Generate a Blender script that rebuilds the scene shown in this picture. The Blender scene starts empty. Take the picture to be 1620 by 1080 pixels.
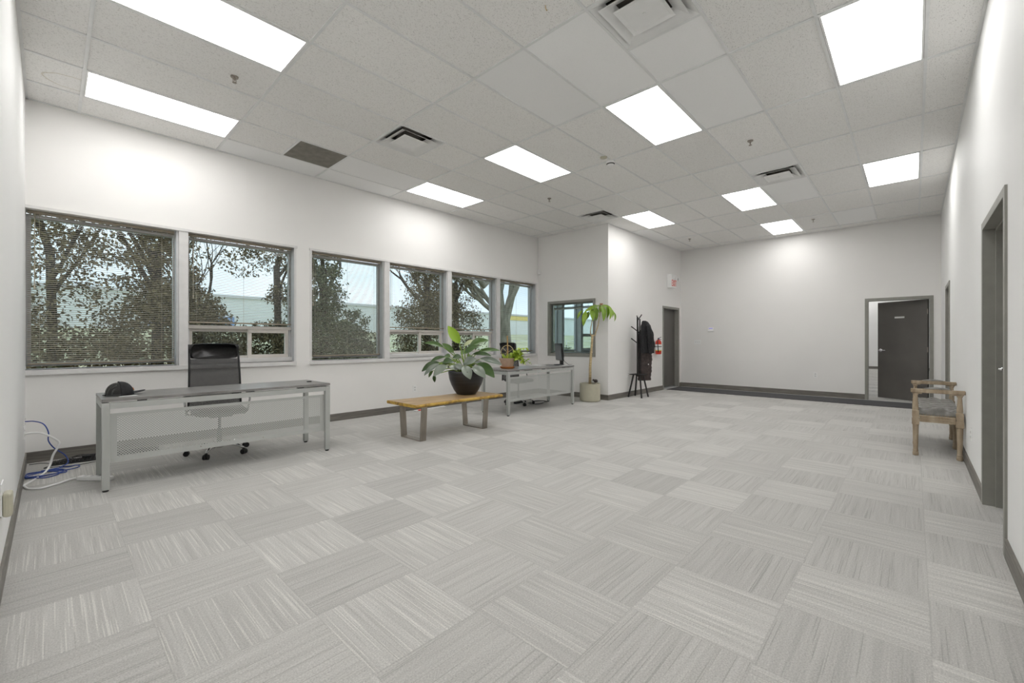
import bpy, math, random
import numpy as np
from mathutils import Vector, Matrix

random.seed(7)
PI = math.pi
SC = bpy.context.scene
COL = SC.collection

# ------------------------------------------------------------------ camera, sky, exposure
CAM_H = 1.22
YAW = math.radians(42.719)
cam_d = bpy.data.cameras.new('camera')
cam = bpy.data.objects.new('camera', cam_d)
COL.objects.link(cam)
cam.location = (0, 0, CAM_H)
cam.rotation_euler = (PI / 2, 0, YAW - PI / 2)
cam_d.sensor_width = 36.0
cam_d.lens = 681.057 / 1620 * 36.0
cam_d.shift_x = (810 - 816.622) / 1620
cam_d.shift_y = (539.176 - 540) / 1620
cam_d.clip_start = 0.02
cam_d.clip_end = 300
SC.camera = cam

SC.view_settings.view_transform = 'Standard'
SC.view_settings.look = 'None'
SC.view_settings.gamma = 1
SC.view_settings.use_curve_mapping = False
SC.view_settings.exposure = 0.0
PANEL = 8.9          # radiance of the ceiling light diffusers
SKY = 1.65

w = bpy.data.worlds.new('sky')
SC.world = w
w.use_nodes = True
nt = w.node_tree
bg = nt.nodes['Background']
tc = nt.nodes.new('ShaderNodeTexCoord')
nz = nt.nodes.new('ShaderNodeTexNoise'); nz.inputs['Scale'].default_value = 2.2; nz.inputs['Detail'].default_value = 5
mp = nt.nodes.new('ShaderNodeMapping'); mp.inputs['Scale'].default_value = (1, 1, 3)
cr = nt.nodes.new('ShaderNodeValToRGB')
cr.color_ramp.elements[0].position = 0.35; cr.color_ramp.elements[0].color = (0.60, 0.69, 0.76, 1)
cr.color_ramp.elements[1].position = 0.65; cr.color_ramp.elements[1].color = (0.84, 0.87, 0.90, 1)
nt.links.new(tc.outputs['Generated'], mp.inputs['Vector'])
nt.links.new(mp.outputs['Vector'], nz.inputs['Vector'])
nt.links.new(nz.outputs['Fac'], cr.inputs['Fac'])
nt.links.new(cr.outputs['Color'], bg.inputs['Color'])
bg.inputs['Strength'].default_value = SKY

# ------------------------------------------------------------------ node helpers
def srgb(r, g, b):
    f = lambda c: (c / 255 / 12.92) if c / 255 <= 0.04045 else ((c / 255 + 0.055) / 1.055) ** 2.4
    return (f(r), f(g), f(b), 1)

def new_mat(name):
    m = bpy.data.materials.new(name)
    m.use_nodes = True
    return m, m.node_tree, m.node_tree.nodes['Principled BSDF']

class NB:
    def __init__(s, t): s.t = t
    def n(s, kind, **kw):
        o = s.t.nodes.new(kind)
        for k, v in kw.items(): setattr(o, k, v)
        return o
    def l(s, a, b): s.t.links.new(a, b)
    def put(s, sock, v):
        if hasattr(v, 'is_output') or isinstance(v, bpy.types.NodeSocket): s.l(v, sock)
        else: sock.default_value = v
    def math(s, op, a, b=0.0, c=0.0):
        o = s.n('ShaderNodeMath', operation=op)
        s.put(o.inputs[0], a); s.put(o.inputs[1], b); s.put(o.inputs[2], c)
        return o.outputs[0]
    def sep(s, v):
        o = s.n('ShaderNodeSeparateXYZ'); s.l(v, o.inputs[0]); return o.outputs
    def comb(s, x, y, z):
        o = s.n('ShaderNodeCombineXYZ')
        for i, v in enumerate((x, y, z)): s.put(o.inputs[i], v)
        return o.outputs[0]
    def noise(s, vec, scale=1.0, detail=2.0, rough=0.5):
        o = s.n('ShaderNodeTexNoise'); s.l(vec, o.inputs['Vector'])
        o.inputs['Scale'].default_value = scale; o.inputs['Detail'].default_value = detail; o.inputs['Roughness'].default_value = rough
        return o.outputs['Fac']
    def ramp(s, fac, stops):
        o = s.n('ShaderNodeValToRGB'); s.l(fac, o.inputs['Fac'])
        e = o.color_ramp.elements
        while len(e) < len(stops): e.new(0.5)
        for i, (p, c) in enumerate(stops):
            e[i].position = p; e[i].color = c if len(c) == 4 else (*c, 1)
        return o.outputs['Color']
    def mixc(s, fac, a, b, mode='MIX'):
        o = s.n('ShaderNodeMix', data_type='RGBA', blend_type=mode)
        s.put(o.inputs[0], fac); s.put(o.inputs[6], a); s.put(o.inputs[7], b)
        return o.outputs[2]
    def obj(s): return s.n('ShaderNodeTexCoord').outputs['Object']
    def mapping(s, v, scale=(1, 1, 1), rot=(0, 0, 0), loc=(0, 0, 0)):
        o = s.n('ShaderNodeMapping'); s.l(v, o.inputs[0])
        o.inputs['Scale'].default_value = scale; o.inputs['Rotation'].default_value = rot; o.inputs['Location'].default_value = loc
        return o.outputs[0]
    def bump(s, h, strength, dist, bsdf):
        o = s.n('ShaderNodeBump'); s.l(h, o.inputs['Height'])
        o.inputs['Strength'].default_value = strength; o.inputs['Distance'].default_value = dist
        s.l(o.outputs[0], bsdf.inputs['Normal'])

def plain(name, col, rough=0.5, metal=0.0, var=0.06, scale=12, spec=0.5, bump=0.0, stretch=(1, 1, 1), coat=0.0):
    m, t, b = new_mat(name)
    n = NB(t)
    v = n.mapping(n.obj(), scale=stretch)
    f = n.noise(v, scale, 4)
    lo = [max(0, c * (1 - var * 2)) for c in col[:3]] + [1]
    hi = [min(1, c * (1 + var * 2)) for c in col[:3]] + [1]
    n.l(n.ramp(f, [(0.3, lo), (0.7, hi)]), b.inputs['Base Color'])
    b.inputs['Roughness'].default_value = rough
    b.inputs['Metallic'].default_value = metal
    b.inputs['Specular IOR Level'].default_value = spec
    b.inputs['Coat Weight'].default_value = coat
    if bump: n.bump(f, bump, 0.002, b)
    return m

M = {}
# walls: painted plaster with faint roller texture
def wall_mat(name, col):
    m, t, b = new_mat(name); n = NB(t); o = n.obj()
    f = n.noise(o, 0.7, 3)
    lo = [c * 0.975 for c in col[:3]]; hi = [min(1, c * 1.02) for c in col[:3]]
    n.l(n.ramp(f, [(0.3, lo), (0.7, hi)]), b.inputs['Base Color'])
    b.inputs['Roughness'].default_value = 0.62
    b.inputs['Specular IOR Level'].default_value = 0.25
    n.bump(n.noise(o, 220, 2), 0.08, 0.001, b)
    return m
M['wall'] = wall_mat('wall_paint', (0.86, 0.847, 0.828))
M['wall2'] = wall_mat('wall_paint_cool', (0.86, 0.86, 0.85))
M['white'] = plain('white_trim', (0.72, 0.71, 0.70), 0.4, var=0.02)
M['white_plastic'] = plain('white_plastic', (0.88, 0.88, 0.87), 0.35, var=0.01)
M['alu'] = plain('pale_aluminium', (0.60, 0.60, 0.61), 0.4, 0.3, var=0.02)
M['almond'] = plain('beige_vinyl_frame', (0.62, 0.585, 0.54), 0.4, var=0.02)
M['dgrey'] = plain('dark_grey_door_paint', srgb(96, 93, 89), 0.45, var=0.04, scale=3)
M['fgrey'] = plain('grey_frame_paint', srgb(146, 145, 138), 0.42, var=0.03)
M['dfgrey'] = plain('grey_jamb_paint', srgb(124, 123, 117), 0.45, var=0.03)
M['silver'] = plain('silver_powder_coat', srgb(184, 186, 183), 0.38, 0.25, var=0.02)
M['chrome'] = plain('chrome', (0.75, 0.75, 0.76), 0.12, 1.0, var=0.01)
M['steel'] = plain('brushed_steel', srgb(158, 151, 142), 0.33, 0.85, var=0.05, scale=30, stretch=(1, 1, 0.1))
M['black'] = plain('black_plastic', (0.012, 0.012, 0.013), 0.4, var=0.1)
M['black_leather'] = plain('black_leatherette', (0.016, 0.015, 0.015), 0.38, var=0.2, scale=60, bump=0.3)
M['black_cloth'] = plain('black_cloth', (0.018, 0.018, 0.02), 0.85, var=0.2, scale=40)
M['rubber'] = plain('black_rubber', (0.01, 0.01, 0.01), 0.6)
M['blue_cable'] = plain('blue_cable', srgb(48, 74, 150), 0.45)
M['white_cable'] = plain('white_cable', (0.86, 0.86, 0.85), 0.4, var=0.01)
M['paper'] = plain('paper', (0.8, 0.8, 0.8), 0.7, var=0.01)
M['red'] = plain('red_paint', srgb(205, 52, 28), 0.3, var=0.03)
M['red_mark'] = plain('red_print', srgb(222, 60, 40), 0.5, var=0.02)
M['orange'] = plain('orange_print', srgb(214, 130, 70), 0.6)
M['yellow'] = plain('yellow_print', srgb(225, 205, 70), 0.5)
M['blue'] = plain('blue_print', srgb(50, 80, 170), 0.5)
M['terracotta'] = plain('terracotta', srgb(190, 112, 48), 0.7, var=0.06)
M['clay'] = plain('pinkish_clay', srgb(186, 160, 138), 0.7, var=0.05)
M['cream_pot'] = plain('cream_glazed_pot', srgb(190, 186, 166), 0.4, var=0.02)
M['black_pot'] = plain('black_ribbed_pot', (0.017, 0.016, 0.016), 0.33, var=0.35, scale=14, stretch=(0.2, 0.2, 6), bump=0.4)
M['soil'] = plain('potting_soil', (0.03, 0.022, 0.016), 0.95, var=0.3, scale=60)
M['bark'] = plain('tan_cane_bark', srgb(188, 168, 130), 0.8, var=0.16, scale=18, stretch=(1, 1, 4), bump=0.6)
M['stem'] = plain('green_stem', srgb(132, 158, 62), 0.5, var=0.1)
M['bamboo'] = plain('bamboo', srgb(176, 140, 86), 0.6, var=0.08, stretch=(1, 1, .2))
M['wicker'] = plain('pale_hoop', srgb(205, 190, 140), 0.6)
M['bark_out'] = plain('outdoor_bark', srgb(140, 136, 122), 0.9, var=0.2, scale=9, stretch=(1, 1, .3), bump=0.8)
M['bark_dark'] = plain('outdoor_dark_bark', srgb(62, 56, 48), 0.9, var=0.2, scale=9, stretch=(1, 1, .3), bump=0.8)
M['grass'] = plain('dry_grass', srgb(176, 178, 146), 1.0, var=0.15, scale=0.8)
M['mat_black'] = plain('charcoal_mat', srgb(74, 74, 76), 0.95, var=0.12, scale=90, bump=0.4)
M['slat'] = plain('taupe_blind_slat', srgb(150, 140, 122), 0.5, var=0.03)
M['slat_light'] = plain('pale_blind_slat', srgb(170, 168, 162), 0.5, var=0.03)
M['rail'] = plain('taupe_blind_rail', srgb(150, 140, 122), 0.4, var=0.02)
M['cord'] = plain('blind_cord', srgb(170, 164, 146), 0.7)
M['brown_coat'] = plain('dark_brown_quilted_nylon', srgb(62, 52, 50), 0.55, var=0.2, scale=25, bump=0.5)
M['wood_black'] = plain('black_stained_wood', (0.014, 0.013, 0.013), 0.5, var=0.15)
M['grille'] = plain('grey_filter_grille', srgb(128, 124, 116), 0.8, var=0.08, scale=10)
M['vent'] = plain('vent_white_enamel', (0.82, 0.82, 0.81), 0.3, var=0.01)
M['vent_dark'] = plain('dark_duct', srgb(104, 99, 93), 0.6)
M['screen'] = plain('dark_screen', srgb(92, 98, 104), 0.25, var=0.03)
M['nail'] = plain('brass_nailheads', srgb(150, 124, 78), 0.35, 0.8)
M['bldg'] = plain('pale_warehouse_wall', srgb(225, 228, 228), 0.8, var=0.03, scale=.3)
M['bldg_y'] = plain('yellow_sign_band', srgb(225, 205, 130), 0.8)
M['bldg_b'] = plain('blue_wall_band', srgb(130, 160, 205), 0.8)

# carpet tiles, quarter turned
def carpet():
    m, t, b = new_mat('carpet_tiles'); n = NB(t)
    x, y, z = n.sep(n.obj())
    gx = n.math('DIVIDE', n.math('SUBTRACT', x, 0.305), 0.5)
    gy = n.math('DIVIDE', n.math('SUBTRACT', y, 0.448), 0.5)
    ix, iy = n.math('FLOOR', gx), n.math('FLOOR', gy)
    par = n.math('FLOORED_MODULO', n.math('ADD', ix, iy), 2.0)
    def pick(a, c):   # par ? a : c
        return n.math('ADD', n.math('MULTIPLY', a, par), n.math('MULTIPLY', c, n.math('SUBTRACT', 1.0, par)))
    across = pick(x, y); along = pick(y, x)
    idn = n.math('ADD', n.math('MULTIPLY', ix, 13.7), n.math('MULTIPLY', iy, 5.31))
    wn = n.n('ShaderNodeTexWhiteNoise', noise_dimensions='1D'); n.l(idn, wn.inputs['W'])
    tile_r = wn.outputs['Value']
    row = n.math('FLOOR', n.math('DIVIDE', across, 0.0042))
    v1 = n.comb(n.math('MULTIPLY', row, 5.37), n.math('MULTIPLY', along, 2.1), idn)
    v2 = n.comb(n.math('MULTIPLY', row, 3.91), n.math('MULTIPLY', along, 1.7), n.math('ADD', idn, 31.3))
    v3 = n.comb(n.math('MULTIPLY', across, 40), n.math('MULTIPLY', along, 1.2), n.math('ADD', idn, 77.1))
    s1 = n.noise(v1, 1, 0); s2 = n.noise(v2, 1, 0); s3 = n.noise(v3, 1, 1)
    light = n.ramp(s1, [(0.58, (0, 0, 0)), (0.72, (1, 1, 1))])
    dark = n.ramp(s2, [(0.28, (1, 1, 1)), (0.35, (0, 0, 0))])
    base = n.ramp(s3, [(0.3, (0.475, 0.465, 0.445)), (0.7, (0.545, 0.534, 0.512))])
    dk_amt = n.math('MULTIPLY', dark, pick(0.35, 0.62))
    c = n.mixc(dk_amt, base, (0.35, 0.34, 0.32, 1))
    lt_amt = n.math('MULTIPLY', light, pick(0.55, 0.14))  # streak contrast differs by turn: light on the pile, put into the colour
    c = n.mixc(lt_amt, c, (0.74, 0.725, 0.68, 1))
    tv = n.math('ADD', n.math('MULTIPLY', tile_r, 0.13), n.math('ADD', 0.90, n.math('MULTIPLY', par, 0.045)))  # one turn painted slightly lighter, for the way light catches its pile
    pile = n.noise(n.obj(), 150, 4, 0.8)
    tv = n.math('MULTIPLY', tv, n.math('ADD', 0.28, n.math('MULTIPLY', pile, 1.4)))
    # seams
    fx = n.math('FRACT', gx); fy = n.math('FRACT', gy)
    ex = n.math('MINIMUM', fx, n.math('SUBTRACT', 1, fx)); ey = n.math('MINIMUM', fy, n.math('SUBTRACT', 1, fy))
    seam = n.math('LESS_THAN', n.math('MINIMUM', ex, ey), 0.006)
    tv = n.math('MULTIPLY', tv, n.math('SUBTRACT', 1, n.math('MULTIPLY', seam, 0.08)))
    n.l(n.mixc(1.0, c, n.comb(tv, tv, tv), 'MULTIPLY'), b.inputs['Base Color'])
    b.inputs['Roughness'].default_value = 0.95
    b.inputs['Specular IOR Level'].default_value = 0.1
    b.inputs['Sheen Weight'].default_value = 0.15
    n.bump(pile, 0.5, 0.004, b)
    return m
M['carpet'] = carpet()

def tile_mat(name, col, speck, stain=False):
    m, t, b = new_mat(name); n = NB(t); o = n.obj()
    sp = n.noise(n.mapping(o, scale=(1, 1.6, 1)), 95, 3, 0.65)
    dots = n.ramp(sp, [(0.35, (1, 1, 1)), (0.42, (0, 0, 0))])
    big = n.noise(o, 1.3, 3)
    # each lay-in tile a touch different
    x, y, z = n.sep(o)
    ix = n.math('FLOOR', n.math('DIVIDE', n.math('SUBTRACT', x, 2.648), 1.2192))
    iy = n.math('FLOOR', n.math('DIVIDE', n.math('SUBTRACT', y, 1.754), 0.6096))
    wn = n.n('ShaderNodeTexWhiteNoise', noise_dimensions='2D'); n.l(n.comb(ix, iy, 0), wn.inputs['Vector'])
    base = n.mixc(wn.outputs['Value'], [c * 0.955 for c in col] + [1], [min(1, c * 1.02) for c in col] + [1])
    base = n.mixc(n.math('MULTIPLY', big, 0.12), base, [c * 0.88 for c in col] + [1])
    c = n.mixc(n.math('MULTIPLY', dots, speck), base, (0.24, 0.23, 0.21, 1))
    if stain:
        dx = n.math('SUBTRACT', x, 0.16); dy = n.math('SUBTRACT', y, 5.80)
        wob = n.math('MULTIPLY', n.math('SUBTRACT', n.noise(o, 4, 2), 0.5), 0.12)
        r = n.math('ADD', n.math('SQRT', n.math('ADD', n.math('MULTIPLY', dx, dx), n.math('MULTIPLY', n.math('MULTIPLY', dy, dy), 2.2))), wob)
        ring = n.math('LESS_THAN', n.math('ABSOLUTE', n.math('SUBTRACT', r, 0.21)), 0.009)
        c = n.mixc(n.math('MULTIPLY', ring, 0.35), c, (0.42, 0.34, 0.2, 1))
    n.l(c, b.inputs['Base Color'])
    b.inputs['Roughness'].default_value = 0.9
    b.inputs['Specular IOR Level'].default_value = 0.1
    n.bump(dots, -0.3, 0.003, b)
    return m
M['ctile'] = tile_mat('speckled_ceiling_tile', (0.90, 0.89, 0.87), 0.5, True)
M['ctile_s'] = tile_mat('smooth_ceiling_tile', (0.92, 0.92, 0.915), 0.06)
M['tbar'] = plain('ceiling_tee_bar', (0.78, 0.785, 0.78), 0.4, var=0.02)

def wood(name, c1, c2, c3, scale, stretch, rough=0.5):
    m, t, b = new_mat(name); n = NB(t)
    v = n.mapping(n.obj(), scale=stretch)
    f = n.noise(v, scale, 6, 0.6)
    n.l(n.ramp(f, [(0.3, c1), (0.5, c2), (0.72, c3)]), b.inputs['Base Color'])
    b.inputs['Roughness'].default_value = rough
    n.bump(f, 0.25, 0.002, b)
    return m
M['base'] = wood('vinyl_wood_baseboard', srgb(92, 88, 82), srgb(114, 110, 104), srgb(134, 130, 122), 9, (0.35, 0.35, 7), 0.5)
M['desk_top'] = wood('grey_oak_laminate', srgb(108, 105, 103), srgb(132, 130, 128), srgb(154, 152, 150), 7, (0.7, 9, 4), 0.32)
M['slab'] = wood('live_edge_wood', srgb(128, 98, 64), srgb(178, 148, 106), srgb(206, 180, 138), 4.2, (0.5, 5, 2), 0.38)
M['slab_edge'] = wood('live_edge_bark_side', srgb(92, 62, 26), srgb(186, 150, 60), srgb(214, 184, 92), 9, (1, 1, 1.6), 0.5)
M['settee_wood'] = wood('weathered_oak', srgb(132, 114, 92), srgb(166, 149, 126), srgb(190, 176, 154), 12, (1, 1, .3), 0.65)

def leather_tufted():
    m, t, b = new_mat('grey_tufted_leather'); n = NB(t); o = n.obj()
    f = n.noise(o, 18, 3)
    n.l(n.ramp(f, [(0.3, srgb(98, 96, 92)), (0.7, srgb(134, 132, 127))]), b.inputs['Base Color'])
    b.inputs['Roughness'].default_value = 0.32
    return m
M['leather'] = leather_tufted()

def leaf_mat(name, c1, c2, c3, rough=0.35, spec=0.5):
    m, t, b = new_mat(name); n = NB(t)
    g = n.n('ShaderNodeNewGeometry')
    f = n.noise(n.obj(), 14, 3)
    a = n.math('ADD', n.math('MULTIPLY', g.outputs['Random Per Island'], 0.65), n.math('MULTIPLY', f, 0.35))
    n.l(n.ramp(a, [(0.1, c1), (0.5, c2), (0.9, c3)]), b.inputs['Base Color'])
    b.inputs['Roughness'].default_value = rough
    b.inputs['Specular IOR Level'].default_value = spec
    return m
M['leaf'] = leaf_mat('broad_green_leaf', srgb(48, 72, 30), srgb(66, 96, 42), srgb(92, 122, 54))
M['leaf_grey'] = leaf_mat('sheen_grey_leaf', srgb(96, 108, 94), srgb(116, 126, 112), srgb(132, 142, 128), 0.28, 0.8)  # grey of light sheen and leaf undersides, put into the colour
M['leaf_bright'] = leaf_mat('new_lime_leaf', srgb(130, 160, 40), srgb(142, 176, 44), srgb(150, 186, 50))
M['leaf_pale'] = leaf_mat('pale_leaf_underside', srgb(196, 202, 160), srgb(186, 194, 150), srgb(206, 210, 176))
M['leaf_tree'] = leaf_mat('hanging_tree_leaf', srgb(88, 118, 34), srgb(122, 156, 44), srgb(158, 186, 60))
M['leaf_red'] = leaf_mat('reddish_new_shoot', srgb(140, 90, 60), srgb(150, 100, 66), srgb(160, 110, 70))
M['leaf_vine'] = leaf_mat('yellow_green_vine_leaf', srgb(120, 146, 36), srgb(160, 184, 54), srgb(186, 206, 78))
M['leaf_out'] = leaf_mat('dark_outdoor_leaf', srgb(74, 66, 48), srgb(108, 98, 72), srgb(142, 130, 98), 0.6, 0.2)
M['leaf_out2'] = leaf_mat('green_outdoor_leaf', srgb(76, 82, 64), srgb(106, 112, 86), srgb(136, 142, 110), 0.6, 0.2)

def glass_mat():
    m = bpy.data.materials.new('window_glass'); m.use_nodes = True
    t = m.node_tree; t.nodes.clear(); n = NB(t)
    out = n.n('ShaderNodeOutputMaterial')
    tr = n.n('ShaderNodeBsdfTransparent'); tr.inputs[0].default_value = (0.91, 0.965, 0.97, 1)
    gl = n.n('ShaderNodeBsdfGlossy'); gl.inputs['Roughness'].default_value = 0.02; gl.inputs[0].default_value = (0.9, 0.9, 0.9, 1)
    lw = n.n('ShaderNodeLayerWeight'); lw.inputs[0].default_value = 0.5
    fr = n.math('ADD', 0.025, n.math('MULTIPLY', 0.5, n.math('POWER', lw.outputs['Facing'], 5.0)))
    mx = n.n('ShaderNodeMixShader'); n.l(fr, mx.inputs[0]); n.l(tr.outputs[0], mx.inputs[1]); n.l(gl.outputs[0], mx.inputs[2])
    n.l(mx.outputs[0], out.inputs[0])
    return m
M['glass'] = glass_mat()

def alpha_mat(name, src_col, kind, rough=0.4, metal=0.0):
    m, t, b = new_mat(name); n = NB(t)
    x, y, z = n.sep(n.obj())
    b.inputs['Base Color'].default_value = src_col; b.inputs['Roughness'].default_value = rough; b.inputs['Metallic'].default_value = metal
    if kind == 'perf':      # staggered round holes
        p = 0.020
        def lat(ox, oz):
            fx = n.math('SUBTRACT', n.math('FRACT', n.math('ADD', n.math('DIVIDE', x, p), ox)), 0.5)
            fz = n.math('SUBTRACT', n.math('FRACT', n.math('ADD', n.math('DIVIDE', z, p), oz)), 0.5)
            return n.math('LESS_THAN', n.math('ADD', n.math('MULTIPLY', fx, fx), n.math('MULTIPLY', fz, fz)), 0.215 ** 2)
        h = n.math('MAXIMUM', lat(0, 0), lat(0.5, 0.5))
        ins = n.math('MULTIPLY', n.math('MULTIPLY', n.math('GREATER_THAN', x, 0.095), n.math('LESS_THAN', x, 1.745)),
                     n.math('MULTIPLY', n.math('GREATER_THAN', z, 0.268), n.math('LESS_THAN', z, 0.600)))
        a = n.math('SUBTRACT', 1.0, n.math('MULTIPLY', h, ins))
    else:                   # fine woven mesh
        p = 0.004
        sx = n.math('LESS_THAN', n.math('FRACT', n.math('DIVIDE', x, p)), 0.62)
        sz = n.math('LESS_THAN', n.math('FRACT', n.math('DIVIDE', z, p)), 0.62)
        a = n.math('MAXIMUM', sx, sz)
    n.l(a, b.inputs['Alpha'])
    return m
M['perf'] = alpha_mat('perforated_silver_panel', srgb(188, 190, 187), 'perf', 0.4, 0.15)
M['mesh'] = alpha_mat('black_mesh_fabric', (0.015, 0.014, 0.014, 1), 'mesh', 0.6)

def emit(name, col, s):
    m = bpy.data.materials.new(name); m.use_nodes = True
    t = m.node_tree; t.nodes.clear()
    o = t.nodes.new('ShaderNodeOutputMaterial'); e = t.nodes.new('ShaderNodeEmission')
    e.inputs[0].default_value = col; e.inputs[1].default_value = s
    t.links.new(e.outputs[0], o.inputs[0]); return m
M['panel'] = emit('lit_diffuser', (1, 0.99, 0.972, 1), PANEL)
M['led'] = emit('violet_display', (0.35, 0.28, 0.95, 1), 0.8)

# ------------------------------------------------------------------ mesh helpers
class MB:
    def __init__(s): s.v = []; s.f = []; s.mi = []; s.m = 0
    def add(s, vs, fs):
        o = len(s.v); s.v += [tuple(p) for p in vs]
        for f in fs: s.f.append(tuple(i + o for i in f)); s.mi.append(s.m)
    def box(s, x0, y0, z0, x1, y1, z1):
        vs = [(x0, y0, z0), (x1, y0, z0), (x1, y1, z0), (x0, y1, z0), (x0, y0, z1), (x1, y0, z1), (x1, y1, z1), (x0, y1, z1)]
        s.add(vs, [(0, 3, 2, 1), (4, 5, 6, 7), (0, 1, 5, 4), (1, 2, 6, 5), (2, 3, 7, 6), (3, 0, 4, 7)])
        return s
    def obox(s, c, size, mat3):
        hx, hy, hz = [k / 2 for k in size]
        vs = []
        for z in (-hz, hz):
            for x, y in ((-hx, -hy), (hx, -hy), (hx, hy), (-hx, hy)):
                vs.append(Vector(c) + mat3 @ Vector((x, y, z)))
        s.add(vs, [(0, 3, 2, 1), (4, 5, 6, 7), (0, 1, 5, 4), (1, 2, 6, 5), (2, 3, 7, 6), (3, 0, 4, 7)])
        return s
    def bar(s, a, b, w, h=None, up=(0, 0, 1)):
        a, b = Vector(a), Vector(b); d = b - a; L = d.length; d.normalize()
        u = Vector(up)
        if abs(d.dot(u)) > 0.95: u = Vector((0, 1, 0))
        x = u.cross(d).normalized(); y = d.cross(x)
        m = Matrix((x, y, d)).transposed()
        return s.obox((a + b) / 2, (w, h or w, L), m)
    def tube(s, pts, r, n=8, caps=True):
        pts = [Vector(p) for p in pts]
        rs = r if isinstance(r, (list, tuple)) else [r] * len(pts)
        rings = []; px = None
        for i, p in enumerate(pts):
            d = (pts[min(i + 1, len(pts) - 1)] - pts[max(i - 1, 0)]).normalized()
            if px is None:
                px = d.orthogonal().normalized()
            px = (px - d * px.dot(d))
            px = px.normalized() if px.length > 1e-5 else d.orthogonal().normalized()
            py = d.cross(px)
            rings.append([p + (px * math.cos(2 * PI * k / n) + py * math.sin(2 * PI * k / n)) * rs[i] for k in range(n)])
        vs = [q for rg in rings for q in rg]; fs = []
        for i in range(len(pts) - 1):
            for k in range(n):
                fs.append((i * n + k, i * n + (k + 1) % n, (i + 1) * n + (k + 1) % n, (i + 1) * n + k))
        if caps:
            fs.append(tuple(reversed(range(n)))); fs.append(tuple((len(pts) - 1) * n + k for k in range(n)))
        s.add(vs, fs); return s
    def lathe(s, prof, c=(0, 0, 0), n=24, sx=1, sy=1):
        vs = []; fs = []
        for (r, z) in prof:
            for k in range(n):
                a = 2 * PI * k / n; vs.append((c[0] + r * sx * math.cos(a), c[1] + r * sy * math.sin(a), c[2] + z))
        for i in range(len(prof) - 1):
            for k in range(n): fs.append((i * n + k, i * n + (k + 1) % n, (i + 1) * n + (k + 1) % n, (i + 1) * n + k))
        fs.append(tuple(reversed(range(n)))); fs.append(tuple((len(prof) - 1) * n + k for k in range(n)))
        s.add(vs, fs); return s
    def quad(s, a, b, c, d): s.add([a, b, c, d], [(0, 1, 2, 3)]); return s
    def leaf(s, base, tip, width, nrm=(0, 0, 1), droop=0.15, fold=0.18, n=9, sharp=0.85, th=0.0):
        b, t = Vector(base), Vector(tip); ax = t - b; L = ax.length; ax.normalize()
        nn = Vector(nrm); nn = (nn - ax * nn.dot(ax)).normalized(); sd = ax.cross(nn)
        vs = []; fs = []
        for i in range(n + 1):
            u = i / n
            wv = width * 0.5 * math.sin(PI * min(1, (u * 0.97 + 0.015)) ** sharp) ** 0.8
            p = b + ax * (L * u) + nn * (L * droop * 4 * u * (1 - u))
            e = nn * (wv * fold * 2)
            vs += [p - sd * wv + e, p - sd * wv * .5 + e * .4, p, p + sd * wv * .5 + e * .4, p + sd * wv + e]
        for i in range(n):
            for k in range(4): fs.append((i * 5 + k, i * 5 + k + 1, (i + 1) * 5 + k + 1, (i + 1) * 5 + k))
        s.add(vs, fs); return s
    def build(s, name, mat, parent=None, smooth=False, bevel=0.0, kind=None, seg=2, solid=0.0):
        me = bpy.data.meshes.new(name); me.from_pydata(s.v, [], s.f)
        for mm in (mat if isinstance(mat, (list, tuple)) else [mat]): me.materials.append(M[mm] if isinstance(mm, str) else mm)
        if isinstance(mat, (list, tuple)): me.polygons.foreach_set('material_index', s.mi)
        if smooth: me.polygons.foreach_set('use_smooth', [True] * len(me.polygons))
        me.update()
        o = bpy.data.objects.new(name, me); COL.objects.link(o)
        if parent: o.parent = parent
        if kind: o['kind'] = kind
        if solid:
            md = o.modifiers.new('solid', 'SOLIDIFY'); md.thickness = solid
        if bevel:
            md = o.modifiers.new('bevel', 'BEVEL'); md.width = bevel; md.segments = seg; md.limit_method = 'ANGLE'
        return o

def thing(name, label, cat, loc=(0, 0, 0), rz=0.0, group=None, kind=None):
    o = bpy.data.objects.new(name, None); COL.objects.link(o)
    o.location = loc; o.rotation_euler = (0, 0, rz); o.empty_display_size = 0.1
    o['label'] = label; o['category'] = cat
    if group: o['group'] = group
    if kind: o['kind'] = kind
    return o
def tag(o, label, cat, group=None, kind=None):
    o['label'] = label; o['category'] = cat
    if group: o['group'] = group
    if kind: o['kind'] = kind
    return o
def box(name, mat, a, b, parent=None, bevel=0.0, kind=None):
    return MB().box(*a, *b).build(name, mat, parent, bevel=bevel, kind=kind)
def dup(root, loc, rz, label, group=None):
    r = root.copy(); COL.objects.link(r); r.location = loc; r.rotation_euler = (0, 0, rz); r['label'] = label
    if group: r['group'] = group
    for ch in list(root.children):
        c = ch.copy(); COL.objects.link(c); c.parent = r
        for g in list(ch.children):
            d = g.copy(); COL.objects.link(d); d.parent = c
    return r

# ------------------------------------------------------------------ room dimensions (metres)
UL, VW, UB, VB, UK, VR, CH = -0.167, 6.488, 7.782, 4.614, 11.545, -0.387, 3.63
TH = 0.12
def S(o):
    o['kind'] = 'structure'; return o
def st(name, mat, boxes, bevel=0.0):
    m = MB()
    for b in boxes: m.box(*b)
    o = m.build(name, mat, bevel=bevel); o['kind'] = 'structure'; return o

# floor (main room, alcove office, back room)
fl = MB().box(UL - .3, -2.2, -0.1, 25.0, VW + .25, 0.0).build('floor', 'carpet', kind='structure')

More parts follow.
